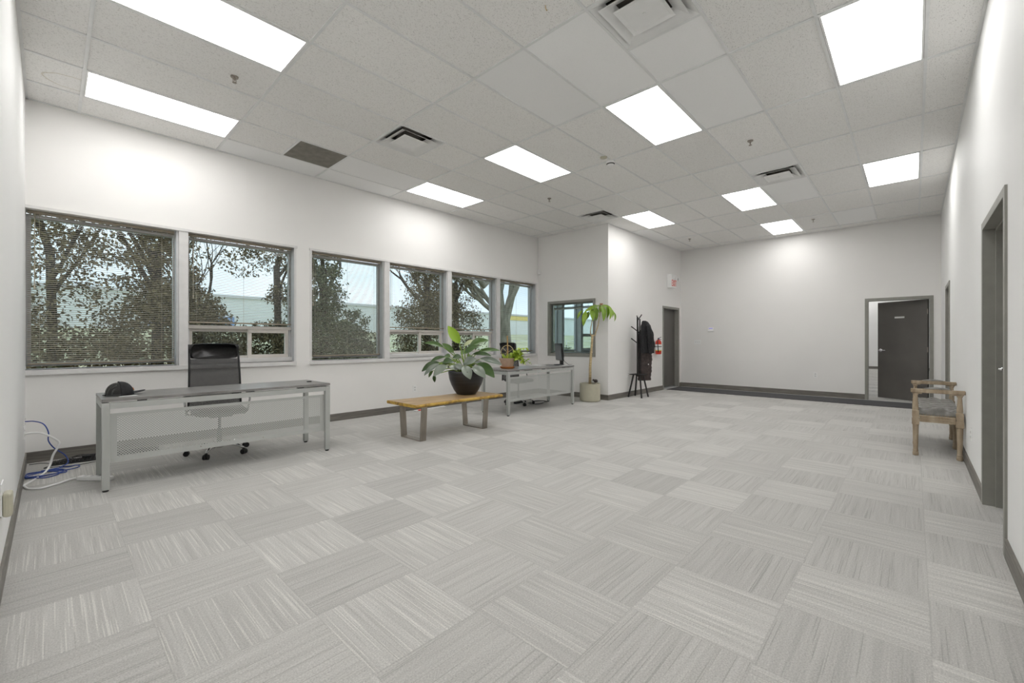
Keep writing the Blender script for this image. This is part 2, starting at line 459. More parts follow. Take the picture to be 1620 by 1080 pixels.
# window wall with openings: (u0,u1,z0,z1)
WZ0, WZ1 = 0.93, 2.545
WINS = [(UL, 1.051, 'full'), (1.142, 2.375, 'split'), (2.591, 3.782, 'full'), (3.882, 5.110, 'split'), (5.205, 6.416, 'split'), (6.517, 7.70, 'full')]
WT = 0.25
OPEN = [(UL, 2.375), (2.591, 7.70), (8.0, 10.95)]
bx = [(UL - .3, VW, 0, 11.9, VW + WT, WZ0), (UL - .3, VW, WZ1, 11.9, VW + WT, CH + .2),
      (UL - .3, VW, WZ0, UL, VW + WT, WZ1), (2.375, VW, WZ0, 2.591, VW + WT, WZ1), (7.70, VW, WZ0, 8.0, VW + WT, WZ1), (10.95, VW, WZ0, 11.9, VW + WT, WZ1)]
st('wall_window', 'wall', bx)
st('wall_left', 'wall2', [(UL - TH, -2.2, 0, UL, VW, CH + .2)])
# wall between room and small office, with interior window opening
IV0, IV1, IZ0, IZ1 = 4.917, 6.185, 0.882, 2.119
st('wall_alcove', 'wall', [(UB, VB, 0, UB + TH, IV0, CH + .2), (UB, IV1, 0, UB + TH, VW, CH + .2), (UB, IV0, 0, UB + TH, IV1, IZ0), (UB, IV0, IZ1, UB + TH, IV1, CH + .2)])
# side wall with office door
DA0, DA1, DZ = 10.385, 11.41, 2.10
st('wall_side', 'wall', [(UB + TH, VB, 0, DA0 + .02, VB + .15, CH + .2), (DA1 - .02, VB, 0, UK, VB + .15, CH + .2), (DA0 + .02, VB, DZ - .02, DA1 - .02, VB + .15, CH + .2)])
DB0, DB1 = -0.282, 0.750
st('wall_back', 'wall', [(UK, VR - .25, 0, UK + .13, DB0 + .02, CH + .2), (UK, DB1 - .02, 0, UK + .13, VW, CH + .2), (UK, DB0 + .02, DZ - .02, UK + .13, DB1 - .02, CH + .2)])
D1a, D1b, D3a, D3b = 3.646, 4.776, 8.85, 9.84
st('wall_right', 'wall2', [(UL - TH, VR - .18, 0, D1a + .02, VR, CH + .2), (D1b - .02, VR - .18, 0, D3a + .02, VR, CH + .2), (D3b - .02, VR - .18, 0, UK, VR, CH + .2),
                          (D1a + .02, VR - .18, DZ - .02, D1b - .02, VR, CH + .2), (D3a + .02, VR - .18, DZ - .02, D3b - .02, VR, CH + .2)])
# back room seen through the open door
st('wall_back_room', 'wall2', [(24.5, -2.2, 0, 24.65, 4.6, CH + .2), (UK + .13, 4.45, 0, 24.5, 4.6, CH + .2), (UK + .13, -2.2, 0, 24.5, -2.05, CH + .2)])
st('ceiling_back_room', 'ctile', [(UK + .13, -2.2, CH, 24.65, 4.6, CH + .1)])
st('ceiling_office', 'ctile', [(UB + TH, VB + .15, CH, UK, VW, CH + .1)])
st('baseboard_back_room', 'base', [(24.485, -2.05, 0, 24.5, 4.45, .11)])

for (x, y) in ((14.2, 1.0), (17.9, 1.0), (21.6, 1.0), (23.6, 1.6), (14.2, 3.2), (17.9, 3.2), (21.6, 3.2)):  # unseen lamps, added to brighten the back room walls
    t = thing('ceiling_light', 'unseen ceiling light panel added to brighten the room beyond the open back door', 'ceiling light', (x, y, CH), group='added light panels of the room beyond the open door')
    box('frame', 'vent', (-.6, -.29, -.004), (.6, .29, -.001), t); box('diffuser', 'panel', (-.58, -.27, -.012), (.58, .27, -.0045), t)
# baseboards
BH, BT = 0.109, 0.012
st('baseboard_left', 'base', [(UL, VR, 0, UL + BT, VW, BH)])
st('baseboard_window', 'base', [(UL, VW - BT, 0, UB, VW, BH)])
st('baseboard_alcove', 'base', [(UB - BT, VB, 0, UB, VW - BT, BH)])
st('baseboard_side', 'base', [(UB - BT, VB - BT, 0, DA0, VB, BH), (DA1, VB - BT, 0, UK, VB, BH)])
st('baseboard_back', 'base', [(UK - BT, DB1, 0, UK, VB - BT, BH), (UK - BT, VR, 0, UK, DB0, BH)])
st('baseboard_right', 'base', [(UL + BT, VR, 0, D1a, VR + BT, BH), (D1b, VR, 0, D3a, VR + BT, BH), (D3b, VR, 0, UK - BT, VR + BT, BH)])

# ------------------------------------------------------------------ ceiling
U0, V0, TU, TV = 2.648, 1.754, 1.2192, 0.6096
LIGHTS = {(1, 0): 'ceiling light panel mid-room, just below the big square vent',
          (1, 3): 'ceiling light panel near the room centre, right of the vent over the window side',
          (1, 6): 'ceiling light panel beside the window wall, above the blinds with small sliding panes',
          (-2, 3): 'largest ceiling light panel, cut off by the top left of the photo',
          (-2, 6): 'long ceiling light panel by the left corner above the largest window',
          (1, -3): 'large ceiling light panel at the top right beside the right wall',
          (4, -3): 'smaller ceiling light panel farther along the right wall',
          (4, 0): 'ceiling light panel right beside the far square vent',
          (4, 3): 'ceiling light panel by the projecting wall corner',
          (6, 0): 'farthest ceiling light panel, close to the back wall',
          (-2, 0): 'unseen ceiling light panel added directly above the viewer', (-2, -3): 'unseen ceiling light panel added in the near right corner behind the viewer'}  # last two out of view, continuing the pattern, added to light the foreground
VENTS = {(0, -1): (0, 'biggest square air diffuser at the top edge of the photo'),
         (0, 4): (0, 'square air diffuser above the window side, near the grey return grille'),
         (3, 4): (1, 'small square air diffuser beside the projecting wall corner'),
         (3, -1): (1, 'square air diffuser toward the right, next to two far light panels')}
RET = (-1, 6, 1)
us = sorted(set([UL, UK, UB] + [U0 + k * TU for k in range(-3, 9) if UL < U0 + k * TU < UK]))
vs_ = sorted(set([VR, VW, VB] + [V0 + k * TV for k in range(-4, 9) if VR < V0 + k * TV < VW]))
SMOOTH = {(0, 0), (0, 1), (0, -1), (1, -1), (3, -1), (4, -1), (6, -2), (0, 6), (5, 4), (-1, 7), (0, 7)}
cm = MB(); ZC = CH + 0.006
for a, b in zip(us[:-1], us[1:]):
    for c, d in zip(vs_[:-1], vs_[1:]):
        um, vm = (a + b) / 2, (c + d) / 2
        if um > UB and vm > VB: continue
        i = math.floor((um - U0) / TU); j = math.floor((vm - V0) / TV)
        if (i, j) in LIGHTS: continue
        segs = [(a, b)]
        mid = U0 + (i + .5) * TU
        if (i, j) in VENTS: segs = [(a, mid)] if VENTS[(i, j)][0] == 1 else [(mid, b)]
        if (i, j) == RET[:2]: segs = [(a, mid)]
        cm.m = 1 if (i, j) in SMOOTH else 0
        for p, q in segs: cm.quad((p, c, ZC), (p, d, ZC), (q, d, ZC), (q, c, ZC))
cl = cm.build('ceiling', ['ctile', 'ctile_s']); cl['kind'] = 'structure'
cov = MB()
cov.box(UL, VR, CH + .18, UK, VB, CH + .2); cov.box(UL, VB, CH + .18, UB, VW, CH + .2)
S(cov.build('ceiling_deck', 'vent_dark'))
gb = MB(); BW = 0.012
for k in range(-3, 9):
    u = U0 + k * TU
    if UL < u < UK: gb.box(u - BW, VR, CH - .002, u + BW, VB if u > UB else VW, CH + .01)
for k in range(-4, 9):
    v = V0 + k * TV
    if VR < v < VW: gb.box(UL, v - BW * .9, CH - .0015, UB if v > VB else UK, v + BW * .9, CH + .0095)
for (i, j) in list(VENTS) + [RET[:2]]:
    u = U0 + (i + .5) * TU; v = V0 + j * TV
    gb.box(u - BW, v, CH - .002, u + BW, v + TV, CH + .01)
# wall angle
e = .02
gb.box(UL, VW - e, CH - .001, UB, VW, CH + .01); gb.box(UL, VR, CH - .001, UL + e, VW, CH + .01); gb.box(UL, VR, CH - .001, UK, VR + e, CH + .01)
gb.box(UK - e, VR, CH - .001, UK, VB, CH + .01); gb.box(UB - e, VB, CH - .001, UB, VW, CH + .01); gb.box(UB - e, VB - e, CH - .001, UK, VB, CH + .01)
S(gb.build('ceiling_grid', 'tbar'))

for (i, j), lab in LIGHTS.items():
    u, v = U0 + i * TU, V0 + j * TV
    t = thing('ceiling_light', lab, 'ceiling light', (u + TU / 2, v + TV / 2, CH), group='flat ceiling light panels')
    a, b = TU / 2 - .013, TV / 2 - .013
    fr = MB()
    w_ = .014
    fr.box(-a, -b, 0, a, -b + w_, .03); fr.box(-a, b - w_, 0, a, b, .03); fr.box(-a, -b + w_, 0, -a + w_, b - w_, .03); fr.box(a - w_, -b + w_, 0, a, b - w_, .03)
    fr.box(-a, -b, .03, a, b, .06)
    fr.build('frame', 'vent', t)
    box('diffuser', 'panel', (-a + w_, -b + w_, .004), (a - w_, b - w_, .012), t)

def vent_build(t):
    h = TV / 2 - .012
    def ring(m, r0, z0, r1, z1):      # square louvre band from half-size r0 at z0 to r1 at z1
        p = [(-1, -1), (1, -1), (1, 1), (-1, 1)]
        for k in range(4):
            a, b = p[k], p[(k + 1) % 4]
            m.quad((a[0] * r0, a[1] * r0, z0), (b[0] * r0, b[1] * r0, z0), (b[0] * r1, b[1] * r1, z1), (a[0] * r1, a[1] * r1, z1))
    m = MB(); ring(m, h, .0, .205, .05); m.build('outer_cone', 'vent', t, solid=.002)
    m = MB(); ring(m, .243, -.008, .15, .042); m.build('middle_cone', 'vent', t, solid=.002)
    r = .165
    m = MB(); ring(m, r, -.016, r - .03, -.008); m.box(-r + .03, -r + .03, -.009, r - .03, r - .03, -.006); m.lathe([(.055, -.0115), (.048, -.009)], n=24); m.lathe([(.012, -.016), (.012, -.0115)], n=12)
    m.build('centre_plate', 'vent', t)
    m = MB(); m.box(-.22, -.22, .10, .22, .22, .11); m.build('duct', 'vent_dark', t)
for (i, j), (half, lab) in VENTS.items():
    t = thing('ceiling_vent', lab, 'air vent', (U0 + (i + .25 + .5 * half) * TU, V0 + (j + .5) * TV, CH), group='square ceiling air diffusers')
    vent_build(t)
t = thing('return_grille', 'dark grey square return air grille in the ceiling near the window wall', 'air vent', (U0 + (-.25) * TU, V0 + 6.5 * TV, CH))
h = TV / 2 - .012
m = MB(); m.box(-h, -h, .002, h, h, .012); m.build('filter_panel', 'grille', t)

for (u, v, lab) in [(1.144, 4.56, 'sprinkler head nearest the viewer, between the two long left light panels'),
                    (5.736, 4.533, 'sprinkler head below the central light panel, toward the alcove'),
                    (5.729, 1.448, 'sprinkler head right of the central light panels, before the far vent'),
                    (10.273, 1.464, 'sprinkler head beside the farthest light panel'),
                    (10.265, 3.894, 'sprinkler head near the back wall by the exit door')]:
    t = thing('sprinkler_head', lab, 'sprinkler', (u, v, CH), group='ceiling sprinkler heads')
    MB().lathe([(.03, -.006), (.032, .004)], n=20).build('escutcheon', 'steel', t, smooth=False)
    m = MB(); m.lathe([(.008, -.03), (.010, -.006)], n=10); m.tube([(.012, 0, -.02), (.014, 0, -.035), (0, 0, -.048)], .0025, 6); m.tube([(-.012, 0, -.02), (-.014, 0, -.035), (0, 0, -.048)], .0025, 6)
    m.lathe([(.018, -.052), (.018, -.049)], n=14); m.build('nozzle', 'steel', t)
t = thing('smoke_detector', 'round white smoke detector hanging from the ceiling grid', 'smoke detector', (5.103, 2.988, CH))
MB().lathe([(.03, -.055), (.045, -.05), (.055, -.035), (.058, -.02), (.06, 0)], n=28).build('housing', 'white_plastic', t, smooth=True)
MB().lathe([(.048, -.047), (.056, -.036)], n=28).build('sensor_slots', 'black', t)
tag(MB().lathe([(.045, -.008), (.048, 0)], (4.935, 2.993, CH), 28).build('cover_disc', 'cream_pot', smooth=True), 'small cream disc cover next to the smoke detector', 'cover plate')
t = thing('ceiling_hook', 'small brown hook in a ceiling tile at the top edge', 'hook', (2.422, 1.949, CH + .006))
MB().tube([(0, 0, 0), (0, 0, -.015), (.012, 0, -.03), (.022, .004, -.02)], .004, 6).build('hook', 'bark', t)

# ------------------------------------------------------------------ exterior windows
def frame_rect(m, u0, u1, z0, z1, v0, v1, w_):
    m.box(u0, v0, z0, u1, v1, z0 + w_); m.box(u0, v0, z1 - w_, u1, v1, z1)
    m.box(u0, v0, z0 + w_, u0 + w_, v1, z1 - w_); m.box(u1 - w_, v0, z0 + w_, u1, v1, z1 - w_)
GV = VW + .17
def window(k, u0, u1, kind):
    t = thing('window_%d' % k, 'exterior window', 'window', ((u0 + u1) / 2, VW, WZ0), kind='structure')
    del t['label']; del t['category']
    ox, oy, oz = (u0 + u1) / 2, VW, WZ0
    def loc(m, name, mat, **kw):
        o = m.build(name, mat, t, **kw)
        o.data.transform(Matrix.Translation((-ox, -oy, -oz))); return o
    m = MB(); frame_rect(m, u0, u1, WZ0 + .03, WZ1 - .03, GV - .03, GV + .03, .035)
    loc(m, 'window_frame', 'alu')
    top0 = 1.42 if kind == 'split' else WZ0 + .06
    m = MB(); m.box(u0 + .03, GV - .003, top0, u1 - .03, GV + .003, WZ1 - .06); loc(m, 'pane', 'glass')
    if kind == 'split':
        m = MB(); m.box(u0 + .001, GV - .06, 1.375, u1 - .001, GV + .03, 1.42); loc(m, 'transom', 'almond', bevel=.004)
        zb = WZ0 + .06; mid = u0 + (u1 - u0) * .57
        m = MB(); frame_rect(m, u0 + .035, mid + .02, zb, 1.375, GV - .005, GV + .025, .035); loc(m, 'fixed_sash', 'almond', bevel=.003)
        m = MB(); frame_rect(m, mid - .03, u1 - .05, zb, 1.375, GV - .05, GV - .01, .045); loc(m, 'sliding_sash', 'almond', bevel=.003)
        m = MB(); m.box(u0 + .07, GV + .008, zb + .035, mid - .015, GV + .012, 1.34); m.box(mid + .015, GV - .032, zb + .045, u1 - .095, GV - .028, 1.33); loc(m, 'pane', 'glass')
        m = MB(); m.box(u0 + .001, GV - .09, WZ0 + .001, u1 - .001, GV - .03, zb); loc(m, 'sill_track', 'white', bevel=.004)
    return t
for k, (a, b, kd) in enumerate(WINS): window(k + 1, a, b, kd)
for k, (a, b, kd) in enumerate([(8.0, 8.72, 'full'), (8.82, 9.56, 'full'), (9.66, 10.95, 'split')]): window(k + 7, a, b, kd)
# casing, mullions, sills
cas = [(UL, VW - .018, WZ1, 2.40, VW, WZ1 + .03), (2.57, VW - .018, WZ1, 7.73, VW, WZ1 + .03)]
S(st('trim_1', 'white', cas))
st('trim_2', 'white', [(UL, VW - .035, .878, 2.385, VW + WT - .08, .93), (2.575, VW - .035, .878, 7.72, VW + WT - .08, .93), (8.0, VW - .03, .878, 10.95, VW + WT - .08, .93)])
st('trim_3', 'white', [(1.051, VW - .008, .93, 1.142, VW + WT - .04, WZ1), (3.782, VW - .008, .93, 3.882, VW + WT - .04, WZ1), (5.110, VW - .008, .93, 5.205, VW + WT - .04, WZ1), (6.416, VW - .008, .93, 6.517, VW + WT - .04, WZ1), (2.361, VW - .008, .93, 2.387, VW + .001, WZ1), (2.580, VW - .008, .93, 2.605, VW + .001, WZ1), (7.688, VW - .008, .93, 7.715, VW + .001, WZ1),
                       (8.72, VW, .93, 8.82, VW + WT - .04, WZ1), (9.56, VW, .93, 9.66, VW + WT - .04, WZ1)])
st('trim_4', 'alu', [(1.03, VW + .03, .93, 1.0515, VW + .15, WZ1), (2.36, VW + .005, .93, 2.3755, VW + .16, WZ1), (3.765, VW + .02, .93, 3.7825, VW + .16, WZ1), (5.095, VW + .02, .93, 5.1105, VW + .16, WZ1), (6.40, VW + .02, .93, 6.4165, VW + .16, WZ1), (7.685, VW + .005, .93, 7.7005, VW + .16, WZ1)])

# mini blinds
def blind(u0, u1, zb, tilt, lab, mat='slat', pitch=.0215):
    c = (u0 + u1) / 2; W = (u1 - u0) / 2 - .012; vy = VW + .085
    t = thing('window_blind', lab, 'window blind', (c, vy, WZ1), group='horizontal mini blinds on the window wall')
    box('head_rail', 'rail', (-W, -.018, -.032), (W, .018, -.003), t, bevel=.002)
    m = MB(); z = -.05; hw = .0125; ct, sn = math.cos(tilt), math.sin(tilt)
    zend = zb - WZ1 + .02
    while z > zend:
        # slat: crowned strip, room side edge low
        p = [(-hw * ct, -hw * sn), (0, .0022), (hw * ct, hw * sn)]
        m.add([(x, p[k][0], z + p[k][1]) for k in range(3) for x in (-W, W)], [(0, 1, 3, 2), (2, 3, 5, 4)])
        z -= pitch
    m.build('slats', mat, t)
    box('bottom_rail', 'rail', (-W, -.012, zend - .016), (W, .012, zend), t, bevel=.002)
    for f in ((-.86, 0, .80) if W > .5 else (-.7, .7)):
        box('ladder_cord', 'cord', (W * f - .0012, -.0145, zend), (W * f + .0012, -.0125, -.03), t)
    m = MB(); m.tube([(-W + .05, -.022, -.03), (-W + .048, -.024, -.75)], .004, 6); m.lathe([(.006, -.80), (.008, -.76), (.003, -.75)], (-W + .048, -.024, 0), 8)
    m.build('tilt_wand', 'cord', t)
    return t
R = math.radians
blind(WINS[0][0], 1.03, .975, R(17), 'taupe mini blind over the largest window next to the left wall')
blind(WINS[1][0], 2.36, 1.44, R(14), 'taupe mini blind ending above sliding panes behind the high-back office chair')
blind(WINS[2][0], 3.765, .985, R(17), 'full-length taupe mini blind on the third window from the left')
blind(WINS[3][0], 5.095, 1.44, R(13), 'mini blind above the sliding panes left of the big plant')
blind(WINS[4][0], 6.40, 1.44, R(7), 'nearly open mini blind above the sliding panes behind the big plant')
blind(WINS[5][0], 7.685, .985, R(4), 'wide open mini blind on the window at the alcove corner', 'slat_light')

# interior window in the alcove wall
t = thing('window_10', 'x', 'x', (UB, (IV0 + IV1) / 2, IZ0), kind='structure'); del t['label']; del t['category']
m = MB(); oy = (IV0 + IV1) / 2; hw = (IV1 - IV0) / 2; hz = IZ1 - IZ0; f = .055
for (y0, y1, z0, z1) in ((-hw, hw, 0, f), (-hw, hw, hz - f, hz), (-hw, -hw + f, f, hz - f), (hw - f, hw, f, hz - f)): m.box(-.02, y0, z0, TH + .02, y1, z1)
m.build('window_frame', 'fgrey', t, bevel=.003)
m = MB()
f2 = f + .02
for (y0, y1, z0, z1) in ((-hw + f, hw - f, f, f2), (-hw + f, hw - f, hz - f2, hz - f), (-hw + f, -hw + f2, f2, hz - f2), (hw - f2, hw - f, f2, hz - f2)): m.box(.02, y0, z0, .05, y1, z1)
m.build('glazing_bead', 'dfgrey', t)
box('pane', 'glass', (.032, -hw + f2, f2), (.038, hw - f2, hz - f2), t)
t = thing('window_blind', 'raised mini blind at the top of the grey framed interior window', 'window blind', (UB + .09, oy, IZ1 - f))
box('head_rail', 'rail', (-.018, -hw + f + .01, -.032), (.018, hw - f - .01, -.003), t)
m = MB()
for k in range(9): m.box(-.012, -hw + f + .015, -.085 - k * .004, .012, hw - f - .015, -.0835 - k * .004)
m.build('slats', 'slat', t)
box('bottom_rail', 'rail', (-.012, -hw + f + .012, -.136), (.012, hw - f - .012, -.12), t)
for y in (-.4, 0, .4): box('ladder_cord', 'cord', (-.002, y - .002, -.085), (.002, y + .002, -.03), t)
MB().tube([(-.022, hw - f - .05, -.03), (-.024, hw - f - .05, -.86)], .005, 6).build('tilt_wand', 'white_plastic', t)

# ------------------------------------------------------------------ doors
def lever(m, p, out, along):       # p on leaf face, out = unit away from leaf, along = lever direction
    p, o, a = Vector(p), Vector(out), Vector(along)
    m.tube([p, p + o * .012], .033, 18); m.tube([p + o * .01, p + o * .055], .011, 10)
    m.tube([p + o * .05 - a * .012, p + o * .055 + a * .05, p + o * .05 + a * .12], [.011, .010, .008], 10)
def struct_root(name, loc):
    t = bpy.data.objects.new(name, None); COL.objects.link(t); t.location = loc; t['kind'] = 'structure'; t.empty_display_size = .1; return t
# door_1: right wall, near
def side_door(name, a, b, depth, hz_side):
    t = struct_root(name, (a, VR, 0)); W = b - a; f = .055
    m = MB()
    for (x0, x1, z0, z1) in ((0, f, 0, DZ), (W - f, W, 0, DZ), (f, W - f, DZ - f, DZ)): m.box(x0, -.18, z0, x1, .012, z1)
    s = .016
    for (x0, x1, z0, z1) in ((f, f + s, 0, DZ - f), (W - f - s, W - f, 0, DZ - f), (f + s, W - f - s, DZ - f - s, DZ - f)): m.box(x0, -.115, z0, x1, -.055, z1)
    m.build('door_frame', 'fgrey', t, bevel=.002)
    box('door_leaf', 'dgrey', (f + .003, -.16, .008), (W - f - .003, -.117, DZ - f - .003), t)
    m = MB(); lever(m, (W - f - .075, -.117, 1.02), (0, 1, 0), (-1, 0, 0)); m.build('door_handle', 'chrome', t, smooth=True)
    return t
side_door('door_1', D1a, D1b, .12, 1)
side_door('door_2', D3a, D3b, .12, 1)
# door_3: side wall beside the back corner, recessed closed leaf
t = struct_root('door_3', (DA0, VB, 0)); W = DA1 - DA0; f = .055
m = MB()
for (x0, x1, z0, z1) in ((0, f, 0, DZ), (W - f, W, 0, DZ), (f, W - f, DZ - f, DZ)): m.box(x0, -.014, z0, x1, .165, z1)
for (x0, x1, z0, z1) in ((f, f + .016, .02, DZ - f), (W - f - .016, W - f, .02, DZ - f)): m.box(x0, .05, z0, x1, .095, z1)
m.build('door_frame', 'fgrey', t, bevel=.002)
box('door_leaf', 'dgrey', (f + .003, .097, .035), (W - f - .003, .14, DZ - f - .003), t)
box('threshold', 'alu', (f, 0, 0), (W - f, .14, .012), t)
# door_4: back wall, open leaf
t = struct_root('door_4', (UK, DB0, 0)); W = DB1 - DB0; f = .055
m = MB()
for (y0, y1, z0, z1) in ((0, f, 0, DZ), (W - f, W, 0, DZ), (f, W - f, DZ - f, DZ)): m.box(-.014, y0, z0, .144, y1, z1)
m.build('door_frame', 'fgrey', t, bevel=.002)
ang = R(32.5)      # hinge on the right jamb, swinging into the back room
hx, hy = .135, f + .006
lf = MB(); lf.box(0, 0, .012, .91, .042, DZ - f - .006); lo = lf.build('door_leaf', 'dgrey', t)
lo.location = (hx, hy, 0); lo.rotation_euler = (0, 0, PI / 2 - ang)
pm = MB(); pm.box(.40, .042, 1.69, .58, .046, 1.725); po = pm.build('name_plate', 'white_plastic', lo)
m = MB(); lever(m, (.845, .042, 1.02), (0, 1, 0), (-1, 0, 0)); m.build('door_handle', 'chrome', lo, smooth=True)
m = MB()
for z in (.25, 1.05, 1.8): m.tube([(-.006, .048, z - .05), (-.006, .048, z + .05)], .008, 8)
m.build('hinge', 'steel', lo)

# ------------------------------------------------------------------ floor mat along the back wall
m = MB(); m.box(10.50, VR + .03, 0, 11.36, 4.56, .012)
tag(m.build('runner_mat', 'mat_black', bevel=.004), 'long charcoal runner mat on the carpet along the back wall', 'mat')

# ------------------------------------------------------------------ desks
def make_desk(label, group):
    t = thing('desk', label, 'desk', (0.28, 4.78, 0), group=group)
    W, D, H, L = 1.84, .64, .75, .05
    box('tabletop', 'desk_top', (0, 0, H - .024), (W, D, H), t, bevel=.002)
    for x in (0, W - L):
        for y in (0, D - L):
            m = MB(); m.box(x + .001, y + .002, .016, x + L, y + L, H - .032)
            lg = m.build('leg', 'silver', t, bevel=.003)
            MB().lathe([(.018, 0), (.020, .004), (.020, .016)], (x + L / 2, y + L / 2, 0), 14).build('levelling_foot', 'rubber', lg)
    m = MB()
    m.box(L, .003, H - .082, W - L, L - .005, H - .034); m.box(L, D - L + .005, H - .082, W - L, D - .003, H - .034)
    m.box(.003, L, H - .082, L - .005, D - L, H - .034); m.box(W - L + .005, L, H - .082, W - .003, D - L, H - .034)
    m.build('frame_rail', 'silver', t, bevel=.002)
    for x in (.22, .9, 1.5):
        for y in (.005, D - .045): box('spacer', 'black', (x, y, H - .034), (x + .06, y + .04, H - .024), t)
    m = MB(); m.box(L, .040, .224, W - L, .0415, .626)
    m.build('modesty_panel', 'perf', t)
    for x in (W * .36, W * .64): MB().tube([(x, .0395, .25), (x, .036, .25)], .005, 8).build('panel_screw', 'steel', t)
    return t
desk = make_desk('silver framed desk with perforated panel in front of the largest windows, black cap on it', 'matching silver desks with grey wood tops')
dup(desk, (5.02, 4.81, 0), 0, 'silver framed desk by the alcove holding a monitor and a clay pot plant', 'matching silver desks with grey wood tops')
m = MB(); m.box(0, 0, 0, .05, .02, .012); o = m.build('desk_clip', 'black', bevel=.003); o.location = (1.99, 5.08, .75)
tag(o, 'small black clip lying on the right end of the near desk', 'clip')

# ------------------------------------------------------------------ office chairs
def make_chair(label, group):
    t = thing('office_chair', label, 'office chair', (0, 0, 0), group=group)   # faces -Y
    m = MB(); m.lathe([(.03, .06), (.045, .075), (.04, .11), (.028, .13)], n=16)
    for k in range(5):
        a = 2 * PI * k / 5 + .35
        c, s = math.cos(a), math.sin(a)
        m.tube([(c * .02, s * .02, .10), (c * .14, s * .14, .105), (c * .23, s * .23, .092), (c * .285, s * .285, .066)], [.02, .018, .016, .013], 8)
    bs = m.build('star_base', 'chrome', t, smooth=True)
    for k in range(5):
        a = 2 * PI * k / 5 + .35; c, s = math.cos(a), math.sin(a); x, y = c * .29, s * .29
        m = MB()
        for d in (-.015, .015):
            px, py = x - s * d, y + c * d
            m.tube([(px - s * .009, py + c * .009, .027), (px + s * .009, py - c * .009, .027)], .027, 16)
        m.lathe([(.012, .03), (.02, .05), (.012, .062)], (x, y, 0), 12)
        m.build('caster', 'black', t)
    m = MB(); m.tube([(0, 0, .12), (0, 0, .26)], .024, 14); m.tube([(0, 0, .26), (0, 0, .42)], .014, 12); m.build('gas_lift', 'black', t)
    m = MB(); m.box(-.1, -.12, .405, .1, .12, .435); m.tube([(.08, 0, .42), (.2, -.02, .41), (.24, -.03, .41)], .006, 6); m.build('seat_mechanism', 'black', t)
    # cushion
    m = MB(); n = 12; vs = []; fs = []
    for zi, (z, k) in enumerate(((.435, .92), (.45, 1.0), (.475, 1.0), (.492, .9))):
        for q in range(32):
            a = 2 * PI * q / 32; ca, sa = math.cos(a), math.sin(a)
            r = 1 / (abs(ca) ** 4 + abs(sa) ** 4) ** .25
            vs.append((ca * r * .245 * k, sa * r * .24 * k - .01, z))
    for i in range(3):
        for q in range(32): fs.append((i * 32 + q, i * 32 + (q + 1) % 32, (i + 1) * 32 + (q + 1) % 32, (i + 1) * 32 + q))
    fs += [tuple(reversed(range(32))), tuple(range(96, 128))]
    m.add(vs, fs); m.build('seat', 'black_leather', t, smooth=True)
    # back frame: two slightly leaning tubes, mesh between, headrest on top
    def yb(z): return .205 + (z - .46) * .10 - .035 * math.sin((z - .46) / .72 * PI)
    def xb(z): return .245 - .018 * max(0, (z - .5) / .68)
    zs = [.45 + i * .0608 for i in range(13)]
    m = MB()
    for s in (-1, 1): m.tube([(s * xb(z), yb(z), z) for z in zs], .011, 8)
    m.tube([(-xb(.47), yb(.47), .47), (xb(.47), yb(.47), .47)], .012, 8); m.tube([(-xb(1.18), yb(1.18), 1.17), (xb(1.18), yb(1.18), 1.17)], .011, 8)
    m.tube([(0, .10, .42), (0, .19, .43), (0, yb(.5) + .01, .5)], .016, 8)
    m.build('back_frame', 'black', t, smooth=True)
    m = MB(); vs = []; fs = []; nx = 9
    zz = [.47 + i * .05 for i in range(12)]
    for z in zz:
        for i in range(nx):
            u = i / (nx - 1) * 2 - 1; vs.append((u * xb(z), yb(z) - .0 + .028 * (1 - u * u), z))
    for j in range(len(zz) - 1):
        for i in range(nx - 1): fs.append((j * nx + i, j * nx + i + 1, (j + 1) * nx + i + 1, (j + 1) * nx + i))
    m.add(vs, fs); m.build('mesh_back', 'mesh', t, smooth=True)
    m = MB(); vs = []; fs = []; P = 24
    prof = [(-.022, .9), (-.012, 1.0), (.012, 1.0), (.024, .9)]
    for (dy, k) in prof:
        for q in range(P):
            a = 2 * PI * q / P; ca, sa = math.cos(a), math.sin(a); r = 1 / (abs(ca) ** 6 + abs(sa) ** 6) ** (1 / 6)
            x = ca * r * .235 * k; zc = sa * r * .088 * (k * .5 + .5)
            vs.append((x, yb(1.10) + dy + .02 * (1 - (x / .235) ** 2), 1.105 + zc))
    for i in range(3):
        for q in range(P): fs.append((i * P + q, i * P + (q + 1) % P, (i + 1) * P + (q + 1) % P, (i + 1) * P + q))
    fs += [tuple(range(P)), tuple(reversed(range(3 * P, 4 * P)))]
    m.add(vs, fs); m.build('headrest', 'black_leather', t, smooth=True)
    for s in (-1, 1):
        m = MB(); m.tube([(s * .18, .05, .43), (s * .28, .05, .44), (s * .30, .04, .56), (s * .295, .05, .64)], .011, 8)
        ar = m.build('armrest', 'chrome', t, smooth=True)
        m = MB(); m.tube([(s * .29, -.14, .645), (s * .292, -.08, .655), (s * .293, .06, .655), (s * .292, .14, .64)], [.014, .024, .024, .016], 10)
        m.build('arm_pad', 'black', ar, smooth=True)
    return t
ch = make_chair('black high-back mesh office chair facing the room behind the near desk', 'black mesh office chairs behind the desks')
ch.location = (1.255, 5.565, 0); ch.rotation_euler = (0, 0, R(-2))
dup(ch, (6.15, 5.62, 0), R(82), 'black mesh office chair turned sideways behind the far desk', 'black mesh office chairs behind the desks')

